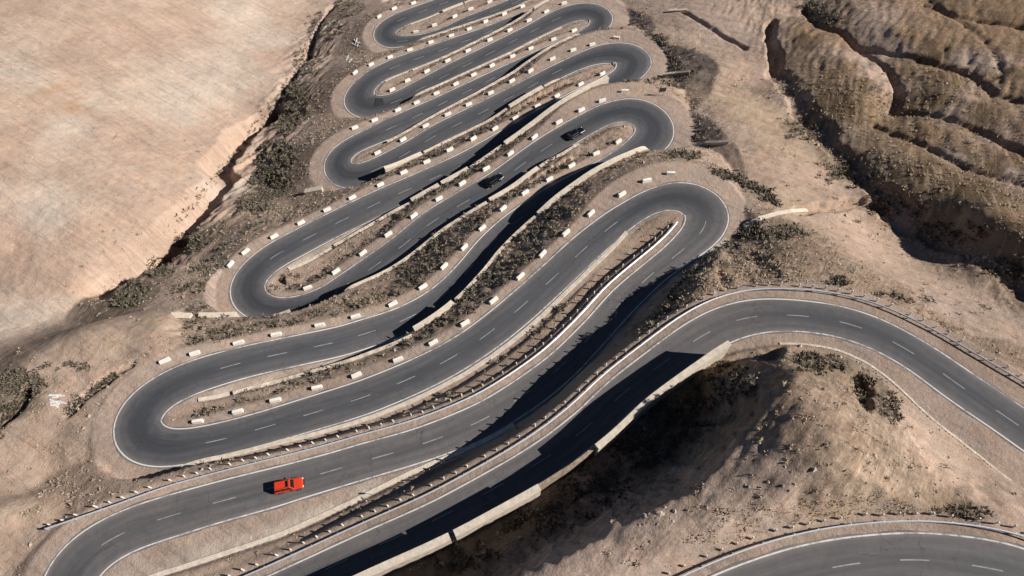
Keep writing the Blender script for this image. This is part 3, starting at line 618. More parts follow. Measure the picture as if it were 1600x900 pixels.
# ------------------------------------------------------------------ walls, kerbs
def smooth1(a, s): return gsmooth(np.asarray(a, float)[:, None], s)[:, 0]
LEGNAME = {0: 'big right bend', 1: 'guardrailed lower road', 3: "red car's road", 5: "first road beyond the red car's", 7: "second road beyond the red car's", 9: "black cars' road",
           11: 'first road beyond the black cars', 13: 'second road beyond the black cars', 15: 'third road beyond the black cars', 17: 'fourth road beyond the black cars',
           19: 'fifth road beyond the black cars', 21: 'sixth road beyond the black cars', 23: 'topmost road', 10: "hairpin below the black cars' road"}
def near_side(leg):
    return 1 if leg in far_is_B else -1
def step_h(ch, i, side, e, back):
    p = off(ch, i, side, e+back); return grid_z(Z, p[0], p[1])-ch.C[i, 2]
used = {}
def wall(name, label, cat, legs, idx, side, e, thick, h, mat, copm, rag=0., group=None, cop=True):
    """a wall standing along the road edge: battered face, coping, back"""
    idx = list(idx); n = len(idx)
    if n < 3: return None
    root_p = off(main, idx[n//2], side, e); root = empty(name, root_p); tag(root, label, cat, group)
    rv = np.array([fbm(np.array(i*.43), np.array(side*3.+legs), 5, 3) for i in idx])
    def prism(bottom, topz, l0, l1, lb0, lb1):
        v = []; f = []
        for k, i in enumerate(idx):
            b0 = off(main, i, side, e+lb0); b1 = off(main, i, side, e+lb1); t0 = off(main, i, side, e+l0+rv[k]*rag*.6); t1 = off(main, i, side, e+l1+rv[k]*rag)
            b0[2] += bottom(k); b1[2] += bottom(k); t0[2] += topz(k); t1[2] += topz(k)
            v += [b0, t0, t1, b1]
        for k in range(n-1):
            for a, c in ((0, 1), (1, 2), (2, 3), (3, 0)): f.append((4*k+a, 4*k+c, 4*k+4+c, 4*k+4+a))
        f.append((0, 3, 2, 1)); q = 4*n-4; f.append((q, q+1, q+2, q+3))
        return np.array(v)-root_p, f
    hh = lambda k: max(.25, h[k]+rv[k]*rag)
    cz = .22 if cop else 0
    v, f = prism(lambda k: -.5, lambda k: hh(k)-cz, .12+.05*1, thick, -.05, thick)
    o = from_py('wall_face', v, f, mat, root)
    if side < 0: o.data.flip_normals()
    if cop:
        v, f = prism(lambda k: hh(k)-cz, lambda k: hh(k), .02, thick+.08, .02, thick+.08); o = from_py('coping', v, f, copm, root)
        if side < 0: o.data.flip_normals()
    for i in idx: used.setdefault(legs, set()).add(i)
    return root
def span(leg, a, b, side, e, h0):
    i0 = idx_at(main, a, {leg}, side, e, h0); i1 = idx_at(main, b, {leg}, side, e, h0); return range(min(i0, i1), max(i0, i1)+1)
def hs(idx, side, e, back, add=.25, lo=.5):
    return smooth1([max(lo, step_h(main, i, side, e, back)+add) for i in idx], 2.5)
W = [ # leg, pixel ends of the wall top, thickness, label
 (7, (645,519), (716,481), 1.0, 'short pale retaining wall at the near edge of the second road beyond the red car'),
 (7, (843,337), (1003,242), 1.05, 'long pale retaining wall running up to the hairpin right of the lower black car'),
 (9, (757,302), (840,262), .9, 'pale retaining wall right beside the lower black car'),
 (11, (637,300), (679,278), 1.0, 'short stubby pale wall between the lower black car and the left gully side'),
 (11, (683,277), (727,254), .95, 'short pale wall up the road from the stubby wall end'),
 (11, (785,217), (968,129), 1.05, 'longest pale wall beyond the upper black car, ending at the right hairpin'),
 (13, (537,285), (558,275), .9, 'tiny pale wall stub at the left hairpin with a black culvert mouth'),
 (13, (600,260), (655,237), .95, 'low pale wall just right of the left hairpin, second road beyond the black cars'),
 (13, (795,163), (849,139), .95, 'pale wall on the right half of the second road beyond the black cars'),
 (19, (843,24), (863,14), .8, 'small pale wall at the top of the photo near the right edge of the bends'),
 (23, (690,17), (722,5), .8, 'topmost pale wall end beside a square black shadow')]
def side_e(leg, i):
    sd = near_side(leg); return (main.shA if sd > 0 else main.shB)[i]
for leg, a, b_, th, lab in W:
    th *= 1.1
    sd = near_side(leg); e = .9
    hf = lambda i: max(.5, step_h(main, i, sd, side_e(leg, i), th+.4))
    idx = span(leg, a, b_, sd, e, hf); h = smooth1([hf(i)+.3 for i in idx], 2)
    wall('retaining_wall', lab, 'wall', leg, idx, sd, e, th, h, mwall, mcop, .05)
# the free standing catch walls along the near edge of the lower road
def lowwall(a, b_, h0, th, lab, mat, copm, rag):
    idx = span(1, a, b_, 1, 1.0, h0); wall('retaining_wall', lab, 'wall', 1, idx, 1, 1.0, th, np.full(len(idx), h0), mat, copm, rag)
lowwall((470,940), (704.5,834.5), 5.4, 1.1, 'broad cream concrete wall top at the bottom edge, below its joint', mwall, mcop, .03)
lowwall((713,831.5), (846,768), 5.4, 1.05, 'broad cream concrete wall top just right of the wall joint, ending on brown rock', mwall, mcop, .03)
lowwall((843,770), (938,712), 5.0, .4, 'thin ragged stone wall between the two broad cream walls', mrub, mrub, .4)
lowwall((942,709), (1143,545), 6.0, .95, 'long cream wall curving up to the right under the big bend', mwall, mcop, .05)
# rough masonry along every other cut edge, low drain kerbs where there is no cut
for leg in (5, 7, 9, 11, 13, 15, 17, 19, 21, 23, 3, 10, 0):
    if leg == 10: sd = 1
    else: sd = near_side(leg)
    m = np.where(main.leg == leg)[0]; run = []; kind = None; runs = []
    for i in m:
        e_i = side_e(leg, i) if leg != 10 else 3.2
        hh_ = step_h(main, i, sd, e_i, 1.1); k = 'u' if i in used.get(leg, ()) else ('w' if hh_ > .9 else 'k')
        if leg == 10 and main.px[i, 1] < 479: k = 'u'
        if leg in (0, 3, 5): k = 'k' if not (leg == 3 and main.px[i, 0] > 790) else 'u'
        if k != kind:
            if run: runs.append((kind, run))
            run = []; kind = k
        run.append(i)
    if run: runs.append((kind, run))
    nw = 0
    for k, run in runs:
        if len(run) < 8 or k == 'u' or (leg == 10 and k == 'k'): continue
        if k == 'w' and leg != 3:
            e_ = [side_e(leg, i) if leg != 10 else 3.2 for i in run]; em_ = float(np.mean(e_))
            h = smooth1([max(.4, step_h(main, i, sd, em_, .9)+.15) for i in run], 2); nw += 1
            pos = project(main.C[[run[len(run)//2]]])[0]
            where = 'left end' if pos[0] < 620 else ('middle' if pos[0] < 800 else 'right end')
            if leg == 10:
                wall('retaining_wall', 'pale wall curving under the left hairpin toward the culvert headwall', 'wall', leg, run, sd, em_, .8, h, mwall, mcop, .1)
            else:
                wall('rubble_wall', 'rough stone edging at the %s of the %s, near side' % (where, LEGNAME[leg]), 'wall', leg, run, sd, em_, .65, h, mstone, mstone, .3)
        elif k == 'k':
            e_ = side_e(leg, run[len(run)//2])
            v = []; f = []
            for i in run:
                e_i = side_e(leg, i)-(.15 if leg != 5 else 1.3)
                for l, z_ in (((-.75, -.2), (-.72, .1), (.12, .2), (.14, -.3)) if leg else ((-.35, -.2), (-.33, .08), (.1, .16), (.12, -.4))):
                    v.append(off(main, i, sd, e_i+l+.1*vnoise(np.array(i*.5), np.array(.3), 4), z_))
            for q in range(len(run)-1):
                for a, c_ in ((0, 1), (1, 2), (2, 3), (3, 0)): f.append((4*q+a, 4*q+c_, 4*q+4+c_, 4*q+4+a))
            o = from_py('drain_kerb', v, f, mstone if leg == 0 else mkerb)
            if sd < 0: o.data.flip_normals()
            pos = project(main.C[[run[len(run)//2]]])[0]; where = 'left' if pos[0] < 560 else ('middle' if pos[0] < 820 else 'right')
            tag(o, 'low pale drain kerb along the near edge of the %s, %s part' % (LEGNAME[leg], where), 'kerb', 'drain kerbs along the inner road edges')
def headwall(pts, ztop, thick, depth, label, zabs=None):
    """straight or bent parapet on the ground along surveyed points"""
    P = cast(Z, pts) if zabs is None else at_z(pts, zabs); n = len(P); zt = P[:, 2]+(ztop if zabs is None else 0)
    d = np.gradient(P[:, :2], axis=0); d /= np.linalg.norm(d, axis=1)[:, None]; nn = np.stack([-d[:, 1], d[:, 0]], 1)
    root = empty('culvert_headwall', P[n//2]); tag(root, label, 'culvert wall')
    for nm, l0, l1, za, zb, mt in (('wall_face', -thick/2, thick/2, -depth, -.2, mwall), ('coping', -thick/2-.08, thick/2+.08, -.2, 0, mcop)):
        v = []; f = []
        for k in range(n):
            for l, z_ in ((l0, za), (l0, zb), (l1, zb), (l1, za)): v.append((P[k, 0]+nn[k, 0]*l, P[k, 1]+nn[k, 1]*l, zt[k]+z_))
        for k in range(n-1):
            for a, c_ in ((0, 1), (1, 2), (2, 3), (3, 0)): f.append((4*k+a, 4*k+4+a, 4*k+4+c_, 4*k+c_))
        f.append((0, 1, 2, 3)); q = 4*n-4; f.append((q+3, q+2, q+1, q))
        o = from_py(nm, np.array(v)-P[n//2], f, mt, root)
    return root
zh = cast(Z, [(318,493),(352,492),(280,493)])[:, 2].max()+.7
headwall([(266,492),(298,493)], 2.2, 1.2, 6, 'cream culvert headwall end left of a dark gap, below the left hairpin', zh)
headwall([(310,492),(338,492),(368,491)], 2.0, 1.1, 5, 'cream culvert parapet meeting the left hairpin edge, right of a dark gap', zh)
headwall([(478,304),(505,299)], 1.6, 1.2, 5, 'pale culvert headwall over a black opening at the left gully side')
headwall([(1044,19),(1073,18)], .8, .7, 3, 'short white drain wall right of the topmost right hairpin')
headwall([(1034,120),(1055,117),(1077,115)], 1., .7, 3, 'white drain wall right of the second right hairpin from the top')
headwall([(1100,226),(1119,226),(1138,224)], 1., .7, 3, 'white drain wall right of the third right hairpin from the top')
headwall([(1162,355),(1185,344),(1212,336),(1236,332),(1260,330)], .5, .8, 2, 'curved white drain wall right of the nearest right hairpin')
# ------------------------------------------------------------------ guard blocks
def block_mesh():
    bm = bmesh.new(); L, Wd, H = .98, .28, .8
    b0 = [(-L-.04, -Wd-.05), (L+.04, -Wd-.05), (L+.04, Wd+.05), (-L-.04, Wd+.05)]; t0 = [(-L, -Wd), (L, -Wd), (L, Wd), (-L, Wd)]
    vb = [bm.verts.new((x, y, -.15)) for x, y in b0]; vt = [bm.verts.new((x, y, H)) for x, y in t0]
    bm.faces.new(vb[::-1]); bm.faces.new(vt)
    for k in range(4): bm.faces.new((vb[k], vb[(k+1) % 4], vt[(k+1) % 4], vt[k]))
    bmesh.ops.bevel(bm, geom=bm.edges[:], offset=.035, segments=2, affect='EDGES'); return bm
ORD = ['first','second','third','fourth','fifth','sixth','seventh','eighth','ninth','tenth','eleventh','twelfth','thirteenth','fourteenth','fifteenth','sixteenth','seventeenth']
BL = {5: [(312,658),(370,643),(430,625),(495,605),(558,585),(620,562),(676,535),(727,504),(772,468),(812,432),(848,396),(886,362),(926,331),(970,304),(1013,281),(1051,265)],
 7: [(255,564),(306,551),(370,537),(433,522),(498,508),(558,493),(612,475),(660,448),(695,414),(725,386),(755,354),(786,325),(821,300),(859,279),(895,257),(932,239),(967,220)],
 9: [(480,449),(524,424),(566,395),(606,366),(647,339),(685,311),(722,286),(761,262),(798,239),(836,216),(872,192),(909,172),(940,157),(979,141)],
 11: [(357,411),(386,390),(426,370),(469,350),(511,329),(552,309),(592,289),(630,269),(669,251),(705,232),(741,215),(775,199),(805,184),(840,166),(871,150),(906,132),(940,115)],
 13: [(592,241),(632,220),(667,202),(700,183),(734,164),(766,145),(799,126),(831,109),(864,91),(897,77),(925,69),(966,59)],
 15: [(554,199),(585,187),(620,172),(650,161),(680,146),(711,131),(740,116),(770,101),(801,87),(831,74),(864,61),(897,47)],
 17: [(612,140),(637,125),(668,110),(700,94),(730,79),(764,62),(795,47),(825,32),(853,18),(880,5)],
 19: [(556,111),(580,100),(610,89),(642,78),(674,65),(705,55),(734,44),(761,32),(790,20),(817,9)],
 21: [(651,49),(680,38),(710,25),(737,11),(765,0)], 23: [(591,24),(616,12),(646,4)]}
bproto = None
for leg, pts in BL.items():
    sd = -near_side(leg)
    for k, q in enumerate(pts):
        i = idx_at(main, q, {leg, leg-1, leg+1}, sd, 1.35, .4)
        base = at_z(q, main.C[i, 2]+.4)[0]
        rel = np.dot(base[:2]-main.C[i, :2], main.N[i])*sd-main.w[i]; ex = float(np.clip(rel, 1.0, 2.6))
        p = off(main, i, sd, ex, -.03)
        p[2] = max(p[2], grid_z(Z, p[0], p[1]))-.02
        if bproto is None: o = from_bm('guard_block', block_mesh(), mblock); bproto = o
        else: o = bproto.copy(); col.objects.link(o)
        a = math.atan2(main.T[i, 1], main.T[i, 0]); o.location = p; o.rotation_euler = (0, 0, a+random.uniform(-.09, .09)); o.rotation_euler.x = random.gauss(0, .03); o.rotation_euler.y = random.gauss(0, .02); o.scale = (random.uniform(.96, 1.04), 1, random.uniform(.92, 1.06))
        tag(o, 'white concrete guard block, %s from the left on the %s' % (ORD[k], LEGNAME[leg]), 'guard block', 'white guard blocks along the outer road edge')
# ------------------------------------------------------------------ guardrails with marker posts
def post_mesh(wd, h, dep=None):
    bm = bmesh.new(); box(bm, -wd/2, wd/2, -(dep or wd)/2, (dep or wd)/2, -.4, h); return bm
pm = bpy.data.meshes.new('post'); bm = post_mesh(.13, .74, .16); bm.to_mesh(pm); bm.free(); pm.materials.append(msteel)
sm = bpy.data.meshes.new('marker_post'); bm = post_mesh(.21, 1.1); bmesh.ops.bevel(bm, geom=bm.edges[:], offset=.02, segments=1, affect='EDGES'); bm.to_mesh(sm); bm.free(); sm.materials.append(mpost)
def guardrail(P, label, who, spacing, out, dense=2.45, start=1.):
    """P: 3D path of the rail foot, left to right; out: +1/-1 side of the marker posts"""
    d = np.r_[0, np.cumsum(np.linalg.norm(np.diff(P, axis=0), axis=1))]; n = int(d[-1]/1.1); t = np.linspace(0, d[-1], n)
    Q = np.stack([np.interp(t, d, P[:, k]) for k in range(3)], 1); Q = gsmooth(Q, 1.5)
    T_ = np.gradient(Q[:, :2], axis=0); T_ /= np.linalg.norm(T_, axis=1)[:, None]; Nn = np.stack([-T_[:, 1], T_[:, 0]], 1)*out
    root = empty('guardrail', Q[n//2]); tag(root, label, 'guardrail')
    prof = [(-.02, .44), (-.11, .5), (-.11, .56), (-.03, .61), (-.11, .66), (-.11, .73), (-.02, .79), (.05, .79), (.05, .44)]; m = len(prof)
    v = []; f = []
    for k in range(n):
        for l, z_ in prof: v.append((Q[k, 0]+Nn[k, 0]*l, Q[k, 1]+Nn[k, 1]*l, Q[k, 2]+z_))
    for k in range(n-1):
        for a in range(m): f.append((m*k+a, m*k+(a+1) % m, m*(k+1)+(a+1) % m, m*(k+1)+a))
    f.append(tuple(range(m))); f.append(tuple(m*(n-1)+a for a in reversed(range(m))))
    o = from_py('beam', np.array(v)-Q[n//2], f, msteel, root)
    bm = bmesh.new(); bm.from_mesh(o.data); bmesh.ops.recalc_face_normals(bm, faces=bm.faces[:]); bm.to_mesh(o.data); bm.free()
    s = .5
    while s < t[-1]:
        k = min(n-1, int(s/t[-1]*(n-1))); o = link_mesh('post', pm, None, root); o.location = Vector(Q[k]-Q[n//2])+Vector((Nn[k, 0]*.12, Nn[k, 1]*.12, 0)); o.rotation_euler = (0, 0, math.atan2(T_[k, 1], T_[k, 0])); s += spacing
    s = start; c = 0; seen = 0
    while s < t[-1]:
        k = min(n-1, int(s/t[-1]*(n-1))); x, y = Q[k, :2]+Nn[k]*(1.0+random.uniform(-.08, .12)); z_ = float(grid_z(Z, x, y)); s += dense*random.uniform(.9, 1.1)
        q = project([(x, y, z_)])[0]
        if not (-30 < q[0] < 1630 and -20 < q[1] < 930): continue
        c += 1; o = link_mesh('marker_post', sm); o.location = (x, y, z_-.02); o.rotation_euler = (random.uniform(-.07, .07), random.uniform(-.07, .07), random.uniform(0, 1.5))
        o.scale = (1, 1, random.uniform(.85, 1.1))
        sfx = 'th' if 10 < c % 100 < 14 else {1: 'st', 2: 'nd', 3: 'rd'}.get(c % 10, 'th')
        tag(o, 'short pale marker post, %d%s from the left behind the guardrail of the %s' % (c, sfx, who), 'marker post', 'marker posts behind the %s guardrail' % who)
    return root
ii = [i for i in range(main.n) if main.leg[i] == 3 and main.px[i, 0] > 262]
endi = idx_at(main, (1060, 350), {3}, 1, 1.4, .6); ii = [i for i in ii if i <= endi]
p0 = at_z([(74,828),(125,810),(172,794)], main.C[ii[0], 2]+.35)
path = np.concatenate([p0, np.array([off(main, i, 1, 1.45) for i in ii])])
path[:, 2] = np.maximum(path[:, 2]-.02, 0*path[:, 2]+grid_z(Z, path[:, 0], path[:, 1]))
guardrail(path, "steel guardrail along the far edge of the red car's road", "red car's road", 4.3, 1)
ii = [i for i in range(main.n) if main.leg[i] in (0, 1) or (main.leg[i] == 2 and main.px[i, 0] > 330)][::-1]
ro = lambda i: float(np.interp(main.px[i, 0], [700, 1050, 1220, 1400, 1560, 1700], [1.35, 1.5, 1.9, 2.6, 4.0, 5.0]))
path = np.array([off(main, i, -1, ro(i), -.04) for i in ii])
guardrail(path, 'steel guardrail running along the lower road and round the big right bend', 'lower road', 4.3, 1)
path = np.array([off(top, i, -1, 1.5, -.04) for i in range(top.n)][::-1])
guardrail(path, 'steel guardrail round the bend in the bottom right corner', 'bottom right bend', 4.3, 1)

# ------------------------------------------------------------------ vehicles
def paint(name, c, rough=.3, coat=.5):
    m, nt, b = new_mat(name, rough, .5); b.inputs['Base Color'].default_value = c+(1,); b.inputs['Coat Weight'].default_value = coat; return m
mred = paint('orange_red_paint', (.55, .042, .014), .4); mblk = paint('black_paint', (.004, .0045, .006), .3, .15)
mglass = paint('tinted_glass', (.006, .007, .009), .12, .2); mtrim = paint('black_trim', (.015, .015, .016), .6, 0)
mtyre = paint('tyre_rubber', (.014, .014, .014), .85, 0); mrim = paint('alloy_rim', (.3, .3, .32), .35, 0); mrim.node_tree.nodes['Principled BSDF'].inputs['Metallic'].default_value = .8
mlamp = paint('lamp_lens', (.75, .75, .72), .15, .5); mtail = paint('tail_lens', (.35, .01, .01), .2, .5)
mchrome = paint('chrome', (.75, .75, .75), .15, 0); mchrome.node_tree.nodes['Principled BSDF'].inputs['Metallic'].default_value = 1
mplate = paint('number_plate', (.7, .7, .68), .5, 0)
def loft(bm, rings):
    vs_ = [[bm.verts.new(p) for p in r] for r in rings]; m = len(rings[0])
    for a, b in zip(vs_[:-1], vs_[1:]):
        for k in range(m): bm.faces.new((a[k], a[(k+1) % m], b[(k+1) % m], b[k]))
    bm.faces.new(vs_[0][::-1]); bm.faces.new(vs_[-1])
def car(label, body_mat, L=4.8, W=1.9, H=1.78, boxy=1., sunroof=True, rails=True, flares=True):
    root = empty('car'); tag(root, label, 'car'); hw = W/2; f = L/2
    # lower body: x, bottom, belt height, half width
    st = [(-f, .5, .86, .80), (-f+.06, .38, .98, .90), (-f+.35, .33, 1.02, 1.), (-.9, .3, 1.03, 1.), (.55, .3, 1.02, 1.), (.95, .3, 1.01, 1.), (1.75, .33, .96, .98), (f-.3, .36, .90, .94), (f-.07, .42, .80, .86), (f, .5, .70, .76)]
    rings = []
    for x, zb, zt, k in st:
        y = hw*k; rings.append([(x, -y*.9, zb), (x, -y, zb+.12), (x, -y, zt-.22), (x, -y*.96, zt-.07), (x, -y*.86, zt), (x, y*.86, zt), (x, y*.96, zt-.07), (x, y, zt-.22), (x, y, zb+.12), (x, y*.9, zb)])
    bm = bmesh.new(); loft(bm, rings); from_bm('body', bm, body_mat, root)
    # cabin
    xr0, xr1 = -f+.22, -f+.22+.32*(2-boxy); xf0, xf1 = .95, .95-.66/boxy**.5; zb, zt = .98, H-.03; yb, yt = hw*.92, hw*.74
    B4 = [(xr0, -yb, zb), (xf0, -yb, zb), (xf0, yb, zb), (xr0, yb, zb)]; T4 = [(xr1, -yt, zt), (xf1, -yt, zt), (xf1, yt, zt), (xr1, yt, zt)]
    bm = bmesh.new(); vb = [bm.verts.new(p) for p in B4]; vt = [bm.verts.new(p) for p in T4]; bm.faces.new(vt)
    for k in range(4): bm.faces.new((vb[k], vb[(k+1) % 4], vt[(k+1) % 4], vt[k]))
    bmesh.ops.bevel(bm, geom=[e for e in bm.edges if all(v in vt for v in e.verts)]+[e for e in bm.edges if len([v for v in e.verts if v in vt]) == 1], offset=.07, segments=3, affect='EDGES')
    from_bm('roof', bm, body_mat, root)
    def pane(name, A, Bq, Cq, D, u0, u1, v0, v1, mat, lift=.02):
        A, Bq, Cq, D = map(Vector, (A, Bq, Cq, D)); P = lambda u, v: A.lerp(Bq, u).lerp(D.lerp(Cq, u), v)
        n = (Bq-A).cross(D-A).normalized()*lift; q = [P(u0, v0)+n, P(u1, v0)+n, P(u1, v1)+n, P(u0, v1)+n]; q2 = [p-n*1.5 for p in q]
        return from_py(name, q+q2, [(0, 1, 2, 3), (0, 4, 5, 1), (1, 5, 6, 2), (2, 6, 7, 3), (3, 7, 4, 0)], mat, root)
    pane('windscreen', B4[1], B4[2], T4[2], T4[1], .07, .93, .08, .93, mglass); pane('rear_window', B4[3], B4[0], T4[0], T4[3], .1, .9, .35, .92, mglass)
    for u0, u1 in ((.04, .3), (.33, .6), (.63, .93)):
        pane('side_window', B4[0], B4[1], T4[1], T4[0], u0, u1, .2, .9, mglass); pane('side_window', B4[2], B4[3], T4[3], T4[2], 1-u1, 1-u0, .2, .9, mglass)
    if sunroof: pane('sunroof', T4[0], T4[1], T4[2], T4[3], .70, .88, .14, .86, mglass, .012)
    if rails:
        for y in (-yt*.86, yt*.86): bm = bmesh.new(); box(bm, xr1+.15, xf1-.12, y-.025, y+.025, zt+.03, zt+.075, .01); from_bm('roof_rail', bm, mtrim if rails == 1 else mchrome, root)
    for x in (-f+1.0, f-.95):
        for y in (-1, 1):
            bm = bmesh.new(); bmesh.ops.create_cone(bm, cap_ends=True, segments=22, radius1=.37, radius2=.37, depth=.24, matrix=Matrix.Translation((0, 0, 0)) @ Matrix.Rotation(math.pi/2, 4, 'X'))
            wl = from_bm('wheel', bm, mtyre, root); wl.location = (x, y*(hw-.09), .37)
            bm = bmesh.new(); bmesh.ops.create_cone(bm, cap_ends=True, segments=14, radius1=.23, radius2=.19, depth=.04, matrix=Matrix.Translation((0, y*.13, 0)) @ Matrix.Rotation(-y*math.pi/2, 4, 'X')); from_bm('rim', bm, mrim, wl)
            if flares: bm = bmesh.new(); box(bm, x-.5, x+.5, y*(hw-.06)-.07, y*(hw-.06)+.07, .66, .78, .03); from_bm('wheel_flare', bm, mtrim, root)
    bm = bmesh.new(); box(bm, f-.12, f+.07, -hw*.86, hw*.86, .34, .58, .04); from_bm('front_bumper', bm, mtrim, root)
    bm = bmesh.new(); box(bm, -f-.08, -f+.12, -hw*.88, hw*.88, .36, .6, .04); from_bm('rear_bumper', bm, mtrim, root)
    bm = bmesh.new(); box(bm, f-.09, f+.035, -.52, .52, .6, .8, .02); from_bm('grille', bm, mtrim, root)
    for y in (-1, 1):
        bm = bmesh.new(); box(bm, f-.24, f-.02, y*hw*.69-.14, y*hw*.69+.14, .68, .84, .03); from_bm('headlight', bm, mlamp, root)
        bm = bmesh.new(); box(bm, -f-.01, -f+.12, y*hw*.76-.1, y*hw*.76+.1, .66, .95, .02); from_bm('tail_light', bm, mtail, root)
        bm = bmesh.new(); box(bm, .5, .68, y*(hw+.1)-.11, y*(hw+.1)+.11, 1.02, 1.2, .03); from_bm('wing_mirror', bm, mtrim, root)
        bm = bmesh.new(); box(bm, -1.5, .9, y*hw-.02, y*hw+.02, .42, .5, .01); from_bm('side_sill', bm, mtrim, root)
        for xd in (-.95, .1): bm = bmesh.new(); box(bm, xd-.09, xd+.09, y*(hw+.005)-.015, y*(hw+.005)+.015, .84, .88, .005); from_bm('door_handle', bm, mtrim, root)
    bm = bmesh.new(); box(bm, -f-.1, -f-.06, -.26, .26, .5, .61); from_bm('number_plate', bm, mplate, root)
    return root
def park(o, px, leg, h=.5, turn=0.):
    i0 = idx_at(main, px, {leg}, 1, -3.3, h); p = at_z(px, main.C[i0, 2]+h)[0]; i = int(np.argmin(((main.C[:, :2]-p[:2])**2).sum(1)+1e6*(main.leg != leg)))
    sg = -1 if leg in far_is_B and leg not in (3,) else 1
    d = main.T[i]*(1 if main.T[i, 0] > 0 else -1); nn = main.T[i]; z = main.C[i, 2]
    o.location = (p[0], p[1], z+.003); pitch = math.atan2(main.C[min(i+2, main.n-1), 2]-main.C[i-2, 2], np.hypot(*(main.C[min(i+2, main.n-1)]-main.C[i-2])[:2]))*(1 if main.T[i, 0] > 0 else -1)
    o.rotation_euler = (0, -pitch, math.atan2(d[1], d[0])+turn)
redcar = car('orange-red off-road wagon driving alone on the guardrailed road', mred, L=5.0, W=2.0, H=1.92, boxy=1.7)
park(redcar, (451, 758), 3, .9, R(-4))
bc1 = car('upper of two black cars, rounded, in the middle of the road before the hairpin', mblk, L=4.9, W=1.92, H=1.6, boxy=.85, rails=False, flares=False); park(bc1, (900, 208), 9, .7)
bc2 = car('lower of two black cars, with bright roof rails, close by the pale wall', mblk, L=4.9, W=1.94, H=1.75, boxy=1.1, rails=2, flares=False); park(bc2, (773, 281), 9, .8)

# ------------------------------------------------------------------ signs and small marks
msign = simple('sign_back', (.035, .05, .04), .6, .3, .15); mgrey = simple('sign_metal', (.33, .34, .33), .5, .4, .1, metal=.3); mwhite = simple('sign_white', (.75, .74, .7), .6, .3, .08)
def rod(bm, a, b, r, seg=8):
    a, b = Vector(a), Vector(b); d = b-a; bmesh.ops.create_cone(bm, cap_ends=True, segments=seg, radius1=r, radius2=r, depth=d.length, matrix=Matrix.Translation((a+b)/2) @ d.to_track_quat('Z', 'Y').to_matrix().to_4x4())
P0 = cast(Z, [(1033,150),(341,431),(604,774),(1187,302)])
sgn = empty('board_sign', P0[0], R(8)); tag(sgn, 'two-legged dark-backed board sign at the hairpin above the upper black car', 'sign')
bm = bmesh.new(); box(bm, -.95, .95, -.04, .04, 1.5, 2.9, .02); from_bm('panel', bm, msign, sgn)
for x in (-.6, .6): bm = bmesh.new(); rod(bm, (x, .07, -.3), (x, .07, 2.85), .05); from_bm('leg', bm, mgrey, sgn)
tri = empty('warning_sign', P0[1], R(-10)); tag(tri, 'grey triangular warning sign with plate beneath, at the left hairpin corner', 'sign')
bm = bmesh.new(); rod(bm, (0, .06, -.3), (0, .06, 3.3), .05); from_bm('post', bm, mgrey, tri)
bm = bmesh.new()
for a, b_ in (((-.6, 0, 2.2), (.6, 0, 2.2)), ((-.6, 0, 2.2), (0, 0, 3.3)), ((.6, 0, 2.2), (0, 0, 3.3))): rod(bm, a, b_, .07)
from_bm('rim', bm, mgrey, tri)
from_py('face', [(-.5, .0, 2.26), (.5, .0, 2.26), (0, .0, 3.15), (-.5, .02, 2.26), (.5, .02, 2.26), (0, .02, 3.15)], [(0, 1, 2), (5, 4, 3), (0, 3, 4, 1), (1, 4, 5, 2), (2, 5, 3, 0)], mwhite, tri)
bm = bmesh.new(); box(bm, -.5, .5, -.02, .02, 1.5, 1.95, .01); from_bm('plate', bm, mgrey, tri)
ds = empty('road_sign', P0[2], R(25)); tag(ds, 'thin road sign on a pole by the ditch below the red car', 'sign')
bm = bmesh.new(); rod(bm, (0, 0, -.3), (0, 0, 2.5), .045); from_bm('pole', bm, mgrey, ds)
bm = bmesh.new(); bmesh.ops.create_cone(bm, cap_ends=True, segments=24, radius1=.34, radius2=.34, depth=.03, matrix=Matrix.Translation((0, -.06, 2.25)) @ Matrix.Rotation(math.pi/2, 4, 'X')); from_bm('disc', bm, msign, ds)
fs = empty('fallen_board', P0[3], R(-40)); tag(fs, 'small white board lying on the gravel apron of the nearest right hairpin', 'board')
bm = bmesh.new(); box(bm, -.9, .9, -.22, .22, .0, .12, .02); from_bm('board', bm, mwhite, fs); bm = bmesh.new(); box(bm, -.7, .7, -.3, -.24, .0, .2, .01); from_bm('batten', bm, mgrey, fs)
mlime = simple('lime_wash', (.62, .6, .57), .95, .1, .2, 5.)
def lime(strokes, label):
    bm = bmesh.new(); allp = []
    for a, b_ in strokes:
        t = np.linspace(0, 1, 7)[:, None]; P = cast(Z, np.asarray(a)+t*(np.asarray(b_)-np.asarray(a))); allp.append(P)
        for k in range(6):
            p, q = Vector(P[k]), Vector(P[k+1]); d = (q-p); side = Vector((-d.y, d.x, 0)).normalized()*.2*random.uniform(.7, 1.2)
            vs_ = [bm.verts.new(v) for v in (p-side, q-side, q+side, p+side)]; vt = [bm.verts.new(v.co+Vector((0, 0, .12))) for v in vs_]
            bm.faces.new(vt)
            for j in range(4): bm.faces.new((vs_[j], vs_[(j+1) % 4], vt[(j+1) % 4], vt[j]))
    o = from_bm('lime_mark', bm, mlime); tag(o, label, 'ground mark')
lime([((77,618),(101,619)),((82,622),(91,621)),((78,624),(93,632)),((79,630),(91,628)),((79,633),(87,633)),((91,628),(104,631)),((87,633),(92,637))], 'whitewashed strokes laid on the bare slope left of the second hairpin from the bottom')
lime([((553,62),(560,68)),((558,60),(556,70)),((562,66),(558,73)),((550,68),(556,71))], 'small white cross of stones beside the uppermost left hairpin')
lime([((538,88),(549,95)),((545,86),(541,95)),((550,92),(545,98))], 'faint white scratch marks on the mound below the uppermost left hairpin')

